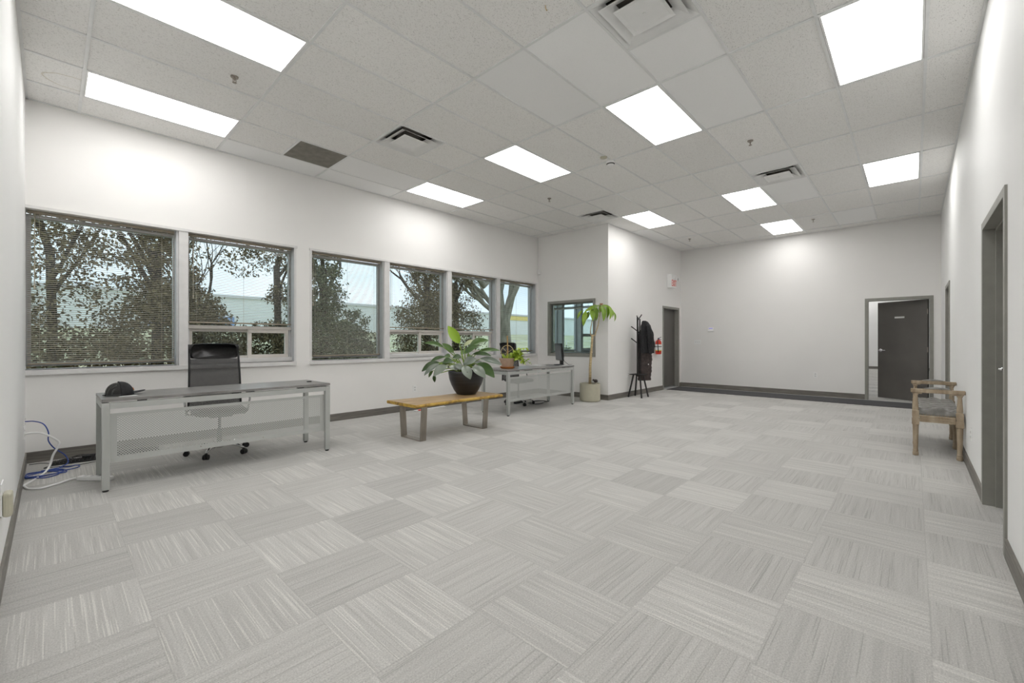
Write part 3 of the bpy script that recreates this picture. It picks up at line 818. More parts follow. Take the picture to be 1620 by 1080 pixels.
# ------------------------------------------------------------------ cap on the near desk
t = thing('baseball_cap', 'black trucker cap with mesh back lying on the left end of the near desk', 'cap', (.40, 5.03, .75), R(6))
def dome(m, half):
    vs = []; fs = []; NA, NR = 28, 8
    for i in range(NR + 1):
        ph = i / NR * PI / 2
        for k in range(NA + 1):
            if half == 'front': a = -PI / 2 + PI * k / NA
            else: a = PI / 2 + PI * k / NA
            rx = .098 if half == 'front' else .088
            x = rx * math.cos(ph) ** .85 * math.cos(a); y = .078 * math.cos(ph) ** .85 * math.sin(a)
            z = .115 * math.sin(ph) ** .9 + (.0 if half == 'front' else -.006 * math.sin(ph))
            vs.append((x, y, z + .004))
    for i in range(NR):
        for k in range(NA): fs.append((i * (NA + 1) + k, i * (NA + 1) + k + 1, (i + 1) * (NA + 1) + k + 1, (i + 1) * (NA + 1) + k))
    m.add(vs, fs)
m = MB(); dome(m, 'front'); m.build('front_panel', 'black_cloth', t, smooth=True, solid=-.002)
m = MB(); dome(m, 'back'); o = m.build('mesh_panel', 'mesh', t, smooth=True)
m = MB(); vs = []; fs = []; N = 20
for i in range(5):
    r = i / 4
    for k in range(N + 1):
        a = -1.25 + 2.5 * k / N
        x = .094 * math.cos(a) + r * .085 * math.cos(a) ** .6 if True else 0
        y = .078 * math.sin(a) * (1 + .05 * r)
        vs.append((x, y, .012 + .022 * r * math.cos(a) - .9 * r * y * y))
for i in range(4):
    for k in range(N): fs.append((i * (N + 1) + k, i * (N + 1) + k + 1, (i + 1) * (N + 1) + k + 1, (i + 1) * (N + 1) + k))
m.add(vs, fs); m.build('brim', 'black_cloth', t, smooth=True, solid=.003)
m = MB(); m.lathe([(.008, .116), (.006, .121), (.001, .123)], n=12); m.build('button', 'black_cloth', t)
m = MB(); m.tube([(-.09, -.03, .012), (-.098, 0, .012), (-.09, .03, .012)], .005, 6); m.build('snap_strap', 'black', t)
m = MB(); m.lathe([(.016, 0), (.014, .003)], n=14); o = m.build('emblem', 'orange', t); o.location = (.094, -.012, .05); o.rotation_euler = (0, R(72), 0)
o = MB().box(0, 0, 0, .12, .07, .001).build('paper_slip', 'paper'); o.location = (.40, 4.905, .75); o.rotation_euler = (0, 0, R(8))
tag(o, 'small white paper slip under the front of the black cap', 'paper')

# ------------------------------------------------------------------ bench with big plant
t = thing('bench', 'low wooden slab bench with brushed steel trapezoid legs under the big plant', 'bench', (3.64, 4.61, 0))
m = MB(); N = 26; vs = []; fs = []; x0, x1 = -.715, .735
random.seed(3)
def edge(i, s):
    u = i / N
    base = -.295 if s < 0 else .33 - .30 * max(0, u - .0) * .35
    return base + .012 * math.sin(7 * u + s * 2) + .008 * math.sin(19 * u + s)
rows = []
for i in range(N + 1):
    x = x0 + (x1 - x0) * i / N
    sh = .06 * (i / N)
    y0, y1 = edge(i, -1), edge(i, 1)
    zt, zb = .462, .424
    rows.append([(x + sh * 0, y0 + .012, zt), (x, y1 - .012, zt), (x, y1, (zt + zb) / 2), (x, y1 - .010, zb), (x, y0 + .010, zb), (x, y0, (zt + zb) / 2)])
for r in rows: vs += r
for i in range(N):
    for k in range(6): fs.append((i * 6 + k, (i + 1) * 6 + k, (i + 1) * 6 + (k + 1) % 6, i * 6 + (k + 1) % 6))
mm = MB(); mm.add(vs, fs)
mm.mi = []
for i in range(N):
    for k in range(6): mm.mi.append(0 if k in (0, 3) else 1)
mm.add([rows[0][k] for k in range(6)], [(0, 1, 2, 3, 4, 5)]); mm.mi[-1] = 1
mm.add([rows[-1][k] for k in range(6)], [(5, 4, 3, 2, 1, 0)]); mm.mi[-1] = 1
mm.build('bench_top', ['slab', 'slab_edge'], t)
for x in (-.60, .43):
    m = MB()
    yT0, yT1, yB0, yB1 = -.245, .235, -.215, .195
    w_ = .085; th = .012
    def strap(a, b):
        m.bar((x + w_ / 2, a[0], a[1]), (x + w_ / 2, b[0], b[1]), w_, th, up=(0, 1, 0)) if False else None
        d = Vector((0, b[0] - a[0], b[1] - a[1])).normalized(); nrm = Vector((0, -d.z, d.y)) * th / 2
        A, B = Vector((x, a[0], a[1])), Vector((x, b[0], b[1])); X = Vector((w_, 0, 0))
        m.add([A - nrm, A + nrm, A + nrm + X, A - nrm + X, B - nrm, B + nrm, B + nrm + X, B - nrm + X], [(0, 1, 2, 3), (7, 6, 5, 4), (0, 4, 5, 1), (1, 5, 6, 2), (2, 6, 7, 3), (3, 7, 4, 0)])
    strap((yT0, .424), (yB0, .006)); strap((yT1, .424), (yB1, .006)); strap((yB0 - .006, .006), (yB1 + .006, .006)); strap((yT0, .418), (yT1, .418))
    m.build('leg', 'steel', t)

t = thing('potted_plant', 'large broad-leaved plant in a black bowl pot on the wooden bench', 'potted plant', (4.04, 4.70, .462))
ph = .335
m = MB(); m.lathe([(.125, 0), (.135, .004), (.175, .06), (.215, .14), (.243, .22), (.255, .30), (.256, ph), (.24, ph), (.235, ph - .03)], n=48)
m.f.pop(); m.mi.pop()
m.build('pot', 'black_pot', t, smooth=True)
MB().lathe([(.238, ph - .045), (.10, ph - .03), (.01, ph - .028)], n=32).build('soil', 'soil', t)
BIG = [((-0.032, 0.034, 1.19), (-0.143, 0.155, 1.434), 0.125, 1), ((-0.158, 0.245, 1.132), (-0.315, 0.488, 1.189), 0.068, 0), ((-0.089, 0.097, 1.054), (-0.232, 0.177, 1.184), 0.079, 0), ((0.076, 0.065, 1.143), (0.231, -0.029, 1.233), 0.062, 2), ((0.068, -0.074, 1.145), (0.253, -0.274, 1.226), 0.108, 0), ((-0.014, -0.058, 1.044), (0.078, -0.232, 1.151), 0.091, 0), ((0.209, -0.079, 1.051), (0.435, -0.324, 1.08), 0.062, 0), ((0.066, -0.145, 1.033), (0.21, -0.375, 1.006), 0.062, 0), ((-0.11, -0.102, 0.994), (-0.224, -0.052, 0.985), 0.074, 0), ((-0.132, 0.07, 0.943), (-0.259, 0.133, 0.9), 0.091, 0), ((-0.108, 0.264, 0.988), (-0.226, 0.466, 0.911), 0.057, 0), ((-0.228, 0.246, 0.912), (-0.398, 0.431, 0.782), 0.096, 0), ((-0.289, 0.166, 0.9), (-0.433, 0.321, 0.731), 0.079, 3), ((-0.248, 0.048, 0.875), (-0.405, 0.143, 0.73), 0.119, 3), ((-0.259, 0.354, 0.79), (-0.299, 0.398, 0.693), 0.04, 0), ((-0.278, 0.301, 0.737), (-0.272, 0.295, 0.627), 0.04, 0), ((-0.209, -0.069, 0.895), (-0.212, -0.124, 0.817), 0.136, 3), ((-0.136, -0.177, 0.874), (-0.109, -0.294, 0.697), 0.125, 3), ((-0.025, -0.239, 0.861), (0.071, -0.401, 0.71), 0.125, 3), ((0.141, -0.153, 0.895), (0.273, -0.37, 0.699), 0.136, 0), ((0.101, -0.256, 0.967), (0.312, -0.486, 0.88), 0.091, 3), ((0.063, -0.215, 0.967), (-0.091, -0.123, 0.881), 0.125, 3), ((0.148, 0.061, 0.98), (0.295, 0.123, 0.986), 0.079, 0), ((-0.025, 0.249, 0.98), (-0.003, 0.446, 0.974), 0.079, 0), ((0.117, 0.168, 1.013), (0.263, 0.231, 1.068), 0.068, 0), ((-0.187, -0.093, 0.906), (-0.174, -0.18, 0.821), 0.079, 3)]
BIG += [((.20, .10, .90), (.42, .28, .80), .11, 0), ((.05, .22, .92), (.12, .46, .80), .11, 3), ((-.10, .20, .90), (-.16, .42, .76), .11, 0), ((.22, .0, .9), (.46, .02, .78), .11, 3)]
Z0 = .462
ml = {k: MB() for k in range(4)}; sm = MB()
PCX, PCY = 4.016 - 4.04, 4.753 - 4.70
for (b, tp, w_, k) in BIG:
    b = Vector((b[0] + PCX, b[1] + PCY, b[2] - Z0)); tp = Vector((tp[0] + PCX, tp[1] + PCY, tp[2] - Z0))
    up = tp.z > b.z + .1
    nrm = (-.73, -.68, .35) if k == 1 else (-.60, -.60, .75)
    ml[k].leaf(b, tp, w_ * (1.12 if k else 1.22), nrm, droop=.03 if up else .10, fold=.16, n=12)
    r0 = Vector((b.x * .22, b.y * .22, ph - .03))
    mid = (r0 + b) / 2 + Vector((0, 0, .05 if not up else .01)) - Vector((b.x, b.y, 0)) * .12
    sm.tube([r0, r0.lerp(mid, .6) + Vector((0, 0, .02)), mid, b.lerp(mid, .3), b, b.lerp(tp, .5)], [.009, .008, .007, .006, .005, .002], 7)
ml[0].build('foliage', 'leaf', t, smooth=True); ml[1].build('new_leaf', 'leaf_bright', t, smooth=True); ml[2].build('pale_leaf', 'leaf_pale', t, smooth=True); ml[3].build('sheen_grey_foliage', 'leaf_grey', t, smooth=True)  # grey leaves carry sheen and underside tone in their colour
for pp in ((-.05, .05, .62), (.04, -.01, .58)): sm.tube([(0, 0, ph - .03), (pp[0] * .6, pp[1] * .6, .45), pp], [.008, .007, .002], 7)
sm.build('stems', 'stem', t, smooth=True)

# ------------------------------------------------------------------ clay pot plant on the far desk
t = thing('potted_plant', 'small trailing yellow-green plant with hoop trellis in a clay pot on the far desk', 'potted plant', (5.30, 5.10, .75))
def sq(m, prof, c=(0, 0), rot=R(20)):
    vs = []; fs = []
    for (r, z) in prof:
        for k in range(4):
            a = rot + PI / 4 + k * PI / 2; vs.append((c[0] + r * 1.414 * math.cos(a), c[1] + r * 1.414 * math.sin(a), z))
    for i in range(len(prof) - 1):
        for k in range(4): fs.append((i * 4 + k, i * 4 + (k + 1) % 4, (i + 1) * 4 + (k + 1) % 4, (i + 1) * 4 + k))
    fs.append((3, 2, 1, 0)); o = (len(prof) - 1) * 4; fs.append((o, o + 1, o + 2, o + 3)); m.add(vs, fs)
m = MB(); m.lathe([(.10, 0), (.115, .012), (.128, .034), (.118, .034), (.108, .014)], n=28); m.build('saucer', 'terracotta', t, smooth=False)
m = MB(); sq(m, [(.072, .014), (.098, .150), (.104, .152), (.106, .175), (.094, .175), (.092, .16)]); m.build('pot', 'clay', t, bevel=.004)
m = MB(); sq(m, [(.093, .155), (.085, .165)]); m.build('soil', 'soil', t)
m = MB(); m.tube([(.0, -.0, .10), (.005, -.005, .30), (.0, 0, .56)], [.012, .011, .011], 7); m.build('stake', 'bamboo', t)
RR = Vector((.678, -.735, 0))
m = MB(); pts = [RR * (.105 * math.cos(a)) + Vector((0, 0, .28 + .115 * math.sin(a))) for a in [R(-60) + R(300) * i / 22 for i in range(23)]]
m.tube(pts, .005, 6)
for a in (0.5, 2.4, 3.6): m.tube([Vector((0, 0, .27)), RR * (.1 * math.cos(a)) + Vector((0, 0, .28 + .1 * math.sin(a)))], .003, 5)
m.build('hoop_trellis', 'wicker', t, smooth=True)
random.seed(11)
m = MB(); vn = MB()
for k in range(9):
    end = RR * random.uniform(.16, .40) + Vector((random.uniform(-.06, .06), random.uniform(-.06, .06), random.uniform(.06, .42)))
    st0 = RR * .03 + Vector((0, 0, .17)); md = (st0 + end) / 2 + Vector((0, 0, .12)); pts = [st0.lerp(md, u).lerp(md.lerp(end, u), u) for u in [i / 7 for i in range(8)]]
    vn.tube(pts, .003, 5)
    for i in range(2, 8):
        p = pts[i]
        for q in range(2):
            d = Vector((random.uniform(-1, 1), random.uniform(-1, 1), random.uniform(-.9, .4))).normalized() * random.uniform(.05, .085)
            m.leaf(p, p + d, random.uniform(.035, .06), (random.uniform(-1, 0), random.uniform(-1, 0), .8), .1, .15, 5)
for k in range(10):
    p = Vector((random.uniform(-.08, .03), random.uniform(-.03, .06), .175)); d = Vector((random.uniform(-.5, .5), random.uniform(-.5, .5), 1)).normalized() * random.uniform(.04, .09)
    m.leaf(p, p + d, .02, (-1, -1, .3), .1, .1, 4)
m.build('foliage', 'leaf_vine', t, smooth=True); vn.build('vines', 'stem', t, smooth=True)

# ------------------------------------------------------------------ monitor and papers on the far desk
t = thing('computer_monitor', 'black flat monitor seen nearly edge-on on the far desk', 'monitor', (6.76, 5.10, .75), R(-37))
rot = R(0)   # screen normal direction relative to -X
m = MB(); m.lathe([(.11, 0), (.11, .012), (.03, .018)], n=28, sx=.9, sy=1.2); m.build('stand_base', 'black', t)
m = MB(); m.bar((.05, 0, .012), (.055, 0, .20), .07, .035, up=(0, 1, 0)); m.build('stand_neck', 'black', t)
def mrot(o): o.rotation_euler = (0, R(-6), rot); o.location = (.02, 0, .09); return o
mrot(MB().box(-.02, -.235, 0, .012, .235, .335).build('bezel', 'black', t, bevel=.006))
mrot(MB().box(-.0225, -.218, .018, -.0195, .218, .318).build('screen', 'screen', t))
mrot(MB().box(.012, -.14, .05, .05, .14, .28).build('rear_housing', 'black', t, bevel=.015))
m = MB(); m.tube([(.06, -.02, .12), (.12, -.06, .05), (.17, -.10, .006), (.25, -.02, .004)], .004, 6); m.build('signal_cable', 'black', t, smooth=True)
o = MB().box(0, 0, 0, .30, .21, .006).build('paper_sheet', 'paper'); o.location = (6.22, 5.16, .75); o.rotation_euler = (0, 0, R(12))
tag(o, 'white papers lying flat on the far desk left of the monitor', 'paper')
o = MB().box(0, 0, 0, .24, .10, .004).build('paper_sheet', 'paper'); o.location = (6.58, 4.88, .75); o.rotation_euler = (0, 0, R(-3))
tag(o, 'small white sheet at the front edge of the far desk below the monitor', 'paper')

# black cables and adapter under the far desk
def cable(name, pts, r, mat, label, cat='cable', sub=6, parent=None):
    P = [Vector(p) for p in pts]; out = []
    for i in range(len(P) - 1):
        p0 = P[max(i - 1, 0)]; p1 = P[i]; p2 = P[i + 1]; p3 = P[min(i + 2, len(P) - 1)]
        for k in range(sub):
            u = k / sub
            out.append(.5 * ((2 * p1) + (p2 - p0) * u + (2 * p0 - 5 * p1 + 4 * p2 - p3) * u * u + (3 * p1 - p0 - 3 * p2 + p3) * u ** 3))
    out.append(P[-1]); m = MB(); m.tube(out, r, 7)
    o = m.build(name, mat, parent, smooth=True)
    if label: tag(o, label, cat)
    return o
pts = [(6.82, 5.40, .74), (6.84, 5.44, .50), (6.84, 5.46, .22), (6.80, 5.42, .02), (6.70, 5.36, .008)]
for k in range(26):
    a = k * .62; r = .16 + .05 * math.sin(k * 1.3)
    pts.append((6.55 + r * 1.3 * math.cos(a), 5.46 + r * math.sin(a), .008 + .0012 * (k % 5)))
cable('power_cable', pts, .005, 'black', 'black power cable hanging and coiled under the far desk')
t = thing('power_adapter', 'long black power strip on the carpet under the far desk', 'power strip', (6.28, 5.70, 0), R(6))
box('housing', 'black', (-.17, -.03, 0), (.17, .03, .035), t, bevel=.008)
m = MB()
for k in range(5): m.box(-.13 + k * .06, -.014, .035, -.10 + k * .06, .014, .037)
m.build('sockets', 'rubber', t)
# strip / envelope by the wall behind the bench
t = thing('parcel_tube', 'flat white packet with a red mark on the carpet by the baseboard behind the bench', 'packet', (4.62, 6.37, 0), R(3))
box('body', 'paper', (-.34, -.035, 0), (.34, .035, .02), t, bevel=.005)
box('red_mark', 'red_mark', (-.28, -.036, .006), (-.18, .01, .0208), t)

# ------------------------------------------------------------------ near desk corner cables
def plate(name, loc, rz, label, nsock=1, horizontal=False, w_=.07, h=.115, kind='outlet', group=None):
    t = thing(name, label, 'wall outlet' if kind == 'outlet' else 'switch', loc, rz, group)   # faces -Y
    box('cover_plate', 'white_plastic', (-w_ / 2, -.006, -h / 2), (w_ / 2, 0, h / 2), t, bevel=.002)
    if kind == 'outlet':
        m = MB()
        for s in (-1, 1): m.box(-.017, -.009, s * .022 - .014, .017, -.006, s * .022 + .014)
        so = m.build('sockets', 'white', t, bevel=.002)
        m = MB()
        for s in (-1, 1):
            for x in (-.006, .006): m.box(x - .001, -.0095, s * .022 - .004, x + .001, -.0088, s * .022 + .006)
        m.build('slot', 'black', so)
    else:
        m = MB()
        for x in (-.045, 0, .045): m.box(x - .005, -.016, -.010, x + .005, -.006, .012)
        m.build('toggle', 'alu', t)
    return t
plate('wall_outlet', (4.378, VW, .377), 0, 'white outlet on the window wall above the bench')
plate('wall_outlet', (UK, 1.606, .464), -PI / 2, 'white outlet low on the back wall left of the open door')
plate('wall_outlet', (5.68, VR, .37), PI, 'white outlet on the right wall beyond the near doorway')
plate('wall_outlet', (8.62, VB, .48), 0, 'white outlet on the side wall behind the coat rack')
plate('light_switch', (UK, 4.171, 1.19), -PI / 2, 'three-toggle white switch plate on the back wall', w_=.165, kind='switch')
plate('wall_outlet', (UL, 6.04, .37), PI / 2, 'white outlet on the left wall with a white plug near the desk')
plate('wall_outlet', (UL, 6.16, .46), PI / 2, 'pale network outlet on the left wall with a blue cable')
t = thing('wall_plug', 'white wall adapter plugged in at the left edge of the photo', 'plug adapter', (UL, 3.37, .44), PI / 2)
box('cover_plate', 'white_plastic', (-.06, -.006, -.09), (.06, 0, .07), t, bevel=.002)
box('adapter_body', 'cream_pot', (-.055, -.04, -.10), (.035, -.006, .02), t, bevel=.012)
t = thing('thermostat', 'white wall thermostat with violet display on the back wall', 'thermostat', (UK, 3.831, 1.516), -PI / 2)
box('housing', 'white_plastic', (-.075, -.028, -.055), (.075, 0, .055), t, bevel=.012)
box('display', 'led', (-.045, -.0295, .018), (.045, -.028, .034), t)
t = thing('motion_sensor', 'small white motion sensor high in the alcove corner', 'motion sensor', (7.745, 6.43, 2.82), R(-45))
box('housing', 'white_plastic', (-.034, -.05, -.055), (.034, .0, .055), t, bevel=.012)
box('lens', 'white_plastic', (-.02, -.05, -.03), (.02, -.044, .02), t, bevel=.004)
box('bracket', 'white_plastic', (-.012, 0, -.015), (.012, .03, .015), t)
t = thing('network_jack', 'clear wire guard', 'x'); bpy.data.objects.remove(t)

cable('extension_cable', [(-.16, 6.04, .36), (-.10, 6.02, .365), (-.04, 6.0, .35), (.035, 5.98, .29), (.06, 5.98, .24), (.02, 5.99, .14), (.0, 5.98, .05), (-.03, 5.88, .012), (-.09, 5.66, .008), (-.145, 5.50, .008), (-.142, 5.42, .008), (-.115, 5.33, .008), (-.05, 5.28, .008), (.04, 5.34, .008), (.10, 5.39, .012), (.155, 5.38, .022)],
      .009, 'white_cable', 'thick white extension cord looping from the left wall outlet over the carpet')
t = thing('power_strip', 'white power strip on the carpet behind the near desk front leg', 'power strip', (.27, 5.27, 0), R(-50))
box('housing', 'white_plastic', (-.15, -.028, 0), (.15, .028, .038), t, bevel=.01)
m = MB()
for k in range(4): m.box(-.10 + k * .06, -.012, .038, -.075 + k * .06, .012, .0395)
m.build('sockets', 'alu', t)
pts = [(-.16, 6.16, .46), (-.10, 6.15, .455), (-.04, 6.14, .42), (-.01, 6.12, .34), (-.01, 6.12, .26), (.03, 6.12, .18), (.10, 6.13, .10), (.12, 6.08, .03), (.06, 6.0, .012)]
random.seed(5)
for k in range(44):
    a = k * .63 + 1.0; rr = .9 + .25 * math.sin(k * .9)
    cx, cy = (-.04, 5.80) if k < 32 else (.10, 5.93)
    s_ = 1 if k < 32 else .75
    pts.append((max(-.145, cx + .13 * rr * s_ * math.cos(a)), cy + .12 * rr * s_ * math.sin(a), .008 + .0016 * (k % 8)))
cable('network_cable', pts, .0048, 'blue_cable', 'blue network cable hanging from the left wall and coiled on the carpet', sub=5)
def keyboard(loc, rz, label):
    t = thing('keyboard', label, 'keyboard', loc, rz, group='black keyboards on the floor by the baseboard')
    box('case', 'black', (-.22, -.07, 0), (.22, .07, .018), t, bevel=.005)
    m = MB()
    for r in range(5):
        for c in range(15): m.box(-.205 + c * .0275, -.06 + r * .0245, .018, -.205 + c * .0275 + .023, -.06 + r * .0245 + .020, .026)
    m.build('keys', 'rubber', t); return t
keyboard((.22, 6.22, 0), R(-6), 'black keyboard on the carpet against the baseboard left of the near desk leg')
keyboard((.62, 6.30, .0), R(-3), 'black keyboard on the carpet by the baseboard farther behind the near desk')
pts = []
for k in range(30):
    a = k * .7; pts.append((.20 + .16 * math.cos(a * .8) + .004 * k, 6.24 + .06 * math.sin(a), .034 + .006 * (k % 4)))
cable('black_cable', pts, .003, 'black', 'tangled thin black cable lying over the keyboards')
cable('black_cable', [(-.14, 6.38, .005), (-.05, 6.36, .006), (.02, 6.20, .008), (-.04, 6.10, .006), (.05, 6.08, .006), (.15, 6.02, .006), (.32, 6.06, .006), (.36, 6.12, .006)], .003, 'black', 'thin black cable on the carpet between blue coil and keyboards')
t = thing('cable_adapter', 'small black adapter lying on the keyboard', 'adapter', (.27, 6.26, .026), R(10))
box('body', 'black', (-.05, -.022, 0), (.05, .022, .025), t, bevel=.006); box('connector', 'white_plastic', (-.075, -.008, .005), (-.05, .008, .015), t)

# ------------------------------------------------------------------ tall tree in cream pot
t = thing('potted_tree', 'tall cane plant with drooping green leaves in a cream cylinder pot by the alcove window', 'potted plant', (7.47, 4.85, 0))
PH = .36
m = MB(); m.lathe([(.185, 0), (.185, .012), (.203, .016), (.206, .03), (.206, PH - .004), (.203, PH), (.19, PH), (.188, PH - .03)], n=48); m.f.pop(); m.mi.pop()
m.build('pot', 'cream_pot', t, smooth=False)
MB().lathe([(.19, PH - .045), (.05, PH - .03), (.01, PH - .028)], n=28).build('soil', 'soil', t)
bk = Vector((7.56 - 7.545, 4.93 - 4.92, 0))
m = MB(); m.tube([(0, 0, PH - .04), (.003, -.003, .70), (.018, -.02, 1.0), (.033, -.036, 1.34)], [.030, .027, .024, .023], 12)
m.tube([(.033, -.036, 1.335), (.008, -.01, 1.338), (.008, -.01, 1.46), (.028, -.03, 1.62), (.06, -.06, 1.86)], [.016, .013, .010, .009, .008], 8)
m.tube([(.033, -.036, 1.335), (.069, -.075, 1.33), (.078, -.084, 1.38), (.114, -.124, 1.55), (.15, -.163, 1.92)], [.016, .013, .011, .010, .009], 8)
m.build('trunk', 'bark', t, smooth=True)
TREE = [((-0.153, 0.092, 1.834), (-0.218, 0.162, 1.662), 0.06, 0), ((-0.142, 0.006, 1.818), (-0.219, 0.016, 1.517), 0.1, 0), ((0.026, 0.046, 1.821), (0.038, 0.106, 1.667), 0.073, 0), ((-0.087, -0.082, 1.856), (-0.127, -0.157, 1.62), 0.113, 0), ((0.069, -0.075, 1.871), (0.065, -0.1, 1.628), 0.093, 0), ((0.028, -0.178, 1.93), (-0.16, 0.025, 1.811), 0.08, 0), ((0.132, -0.143, 1.938), (0.13, -0.141, 1.785), 0.1, 0), ((0.055, -0.237, 1.928), (0.01, -0.305, 1.612), 0.12, 0), ((0.179, -0.267, 1.934), (0.146, -0.305, 1.677), 0.093, 0), ((0.215, -0.306, 1.934), (0.164, -0.354, 1.65), 0.113, 0), ((0.295, -0.319, 1.871), (0.305, -0.331, 1.691), 0.08, 0), ((0.273, -0.369, 1.821), (0.248, -0.416, 1.611), 0.08, 0), ((0.168, -0.182, 1.938), (0.313, -0.339, 1.844), 0.08, 0), ((-0.033, -0.185, 1.925), (-0.147, -0.136, 1.843), 0.093, 0), ((0.155, -0.168, 1.944), (0.134, -0.145, 1.993), 0.027, 1), ((0.157, -0.169, 1.944), (0.179, -0.194, 1.993), 0.027, 1), ((0.157, -0.169, 1.944), (0.157, -0.169, 1.997), 0.024, 1), ((0.164, -0.03, 1.905), (0.19, -0.033, 1.733), 0.093, 0)]
lm, rm, pm = MB(), MB(), MB()
for (b, tp, w_, k) in TREE:
    b, tp = Vector(b), Vector(tp)
    if k == 1: rm.leaf(b, tp, w_, (-.7, -.7, .1), .02, .1, 5); continue
    lm.leaf(b, tp, w_, (b.x * 2 - .5, b.y * 2 - .5, .4), droop=.10, fold=.2, n=10, sharp=.8)
    crown = Vector((.15, -.163, 1.92)) if b.y < -.1 or b.x > .05 else Vector((.06, -.06, 1.86))
    pm.tube([crown, crown.lerp(b, .5) + Vector((0, 0, .03)), b], .004, 6)
lm.build('foliage', 'leaf_tree', t, smooth=True); rm.build('new_shoot', 'leaf_red', t, smooth=True); pm.build('leaf_stalks', 'stem', t, smooth=True)
t2 = thing('small_ornament', 'small dark ornament with a pale base sitting in the cream pot', 'ornament', (7.64, 4.82, PH - .03))
MB().lathe([(.03, 0), (.034, .02), (.028, .035)], n=14).build('base', 'cream_pot', t2, smooth=True)
m = MB(); m.lathe([(.026, .035), (.04, .05), (.042, .07), (.03, .09), (.005, .1)], n=14); m.lathe([(.02, .07), (.028, .085), (.018, .1), (.003, .105)], (-.035, .03, 0), 10); m.build('figure', 'brown_coat', t2, smooth=True)

# ------------------------------------------------------------------ coat rack with coats
RX, RY = 8.70, 4.41
t = thing('coat_rack', 'black wooden coat rack with stool-like base against the side wall', 'coat rack', (RX, RY, 0))
m = MB(); m.box(-.14, -.14, .485, .14, .14, .505); m.build('tray', 'wood_black', t, bevel=.004)
for sx in (-1, 1):
    for sy in (-1, 1):
        m = MB(); m.bar((sx * .155, sy * .155, 0), (sx * .075, sy * .075, .487), .028, .028, up=(1, 0, 0)); m.build('leg', 'wood_black', t, bevel=.003)
m = MB(); m.box(-.045, -.012, .50, -.015, .018, 1.74); m.box(.005, -.04, .50, .025, -.015, 1.70); m.build('post', 'wood_black', t, bevel=.004)
for (z, dx, dy) in ((1.42, -.13, .10), (1.16, -.13, .10), (1.40, .10, -.10), (1.16, .02, -.12), (1.68, .06, -.05), (1.66, .07, .07), (1.42, .11, .06)):
    m = MB(); m.tube([(-.01, 0, z), (dx * .6, dy * .6, z + .07), (dx, dy, z + .115)], [.011, .011, .012], 8); m.build('peg', 'wood_black', t, smooth=True)
def coat(name, label, cx, cy, sections, mat, seed, quilt=0.0, fold=.012, parts=True):
    """hanging garment: lofted cross sections (z, off_r, half_w, half_d) with folds; off_r along the image-right wall direction"""
    t = thing(name, label, 'coat', (cx, cy, sections[-1][0]))
    zb = sections[-1][0]
    random.seed(seed); N = 44; vs = []; fs = []
    ph = [random.uniform(0, 6.28) for _ in range(6)]
    dense = []
    for i in range(len(sections) - 1):
        a, b = sections[i], sections[i + 1]
        for k in range(8): dense.append([a[q] + (b[q] - a[q]) * k / 8 for q in range(4)])
    dense.append(list(sections[-1]))
    for (z, off, hw, hd) in dense:
        q = 1 + quilt * abs(math.sin(z * PI / .085))
        for k in range(N):
            a = 2 * PI * k / N
            f = 1 + fold / max(hd, .02) * (math.sin(5 * a + ph[0] + z * 2) * .5 + math.sin(9 * a + ph[1] - z * 5) * .35 + math.sin(3 * a + z * 26 + ph[2]) * .25)
            x = off + hw * q * f * math.cos(a); y = hd * q * f * math.sin(a)
            vs.append((x * .90 + y * .2, -y * .9 - x * .28, z - zb))
    for i in range(len(dense) - 1):
        for k in range(N): fs.append((i * N + k, (i + 1) * N + k, (i + 1) * N + (k + 1) % N, i * N + (k + 1) % N))
    fs.append(tuple(range(N))); fs.append(tuple(reversed([(len(dense) - 1) * N + k for k in range(N)])))
    m = MB(); m.add(vs, fs); m.build('body', mat, t, smooth=True)
    return t
tc1 = coat('quilted_coat', 'long dark brown quilted coat hanging lowest on the coat rack', RX + .12, RY - .04,
     [(1.44, .00, .05, .05), (1.30, .02, .12, .09), (1.05, .05, .15, .10), (.80, .08, .165, .10), (.60, .07, .16, .095), (.40, .06, .155, .085), (.355, .06, .15, .08)], 'brown_coat', 4, quilt=.09)
m = MB(); m.lathe([(.012, 0), (.012, .004)], n=12); o = m.build('badge', 'white_plastic', tc1); o.rotation_euler = (R(90), 0, R(-20)); o.location = (-.02, -.145, .36)
tc2 = coat('jacket', 'black jacket hanging over the quilted coat on the coat rack', RX - .01, RY - .14,
     [(1.655, .0, .02, .02), (1.63, .02, .06, .05), (1.55, .05, .11, .08), (1.40, .08, .15, .09), (1.20, .10, .17, .09), (1.02, .11, .165, .085), (.955, .12, .15, .07)], 'black_cloth', 8, fold=.016)
m = MB(); pts = [(-.02, -.07, .63), (-.01, -.125, .50), (.0, -.14, .32), (.03, -.13, .12), (.05, -.12, -.03)]
m.tube(pts, [.04, .058, .06, .05, .038], 16)
o = m.build('sleeve', 'black_cloth', tc2, smooth=True)
md = o.modifiers.new('s', 'SUBSURF'); md.levels = 3; md.render_levels = 3
tx = bpy.data.textures.new('fold', 'CLOUDS'); tx.noise_scale = .035
md = o.modifiers.new('d', 'DISPLACE'); md.texture = tx; md.strength = .03; md.mid_level = .5
tag(MB().box(0, 0, 0, .03, .012, .40).build('red_scarf', 'red_mark', bevel=.004), 'thin strip of red cloth hanging between rack post and coats', 'scarf').location = (RX + .055, RY - .05, .82)

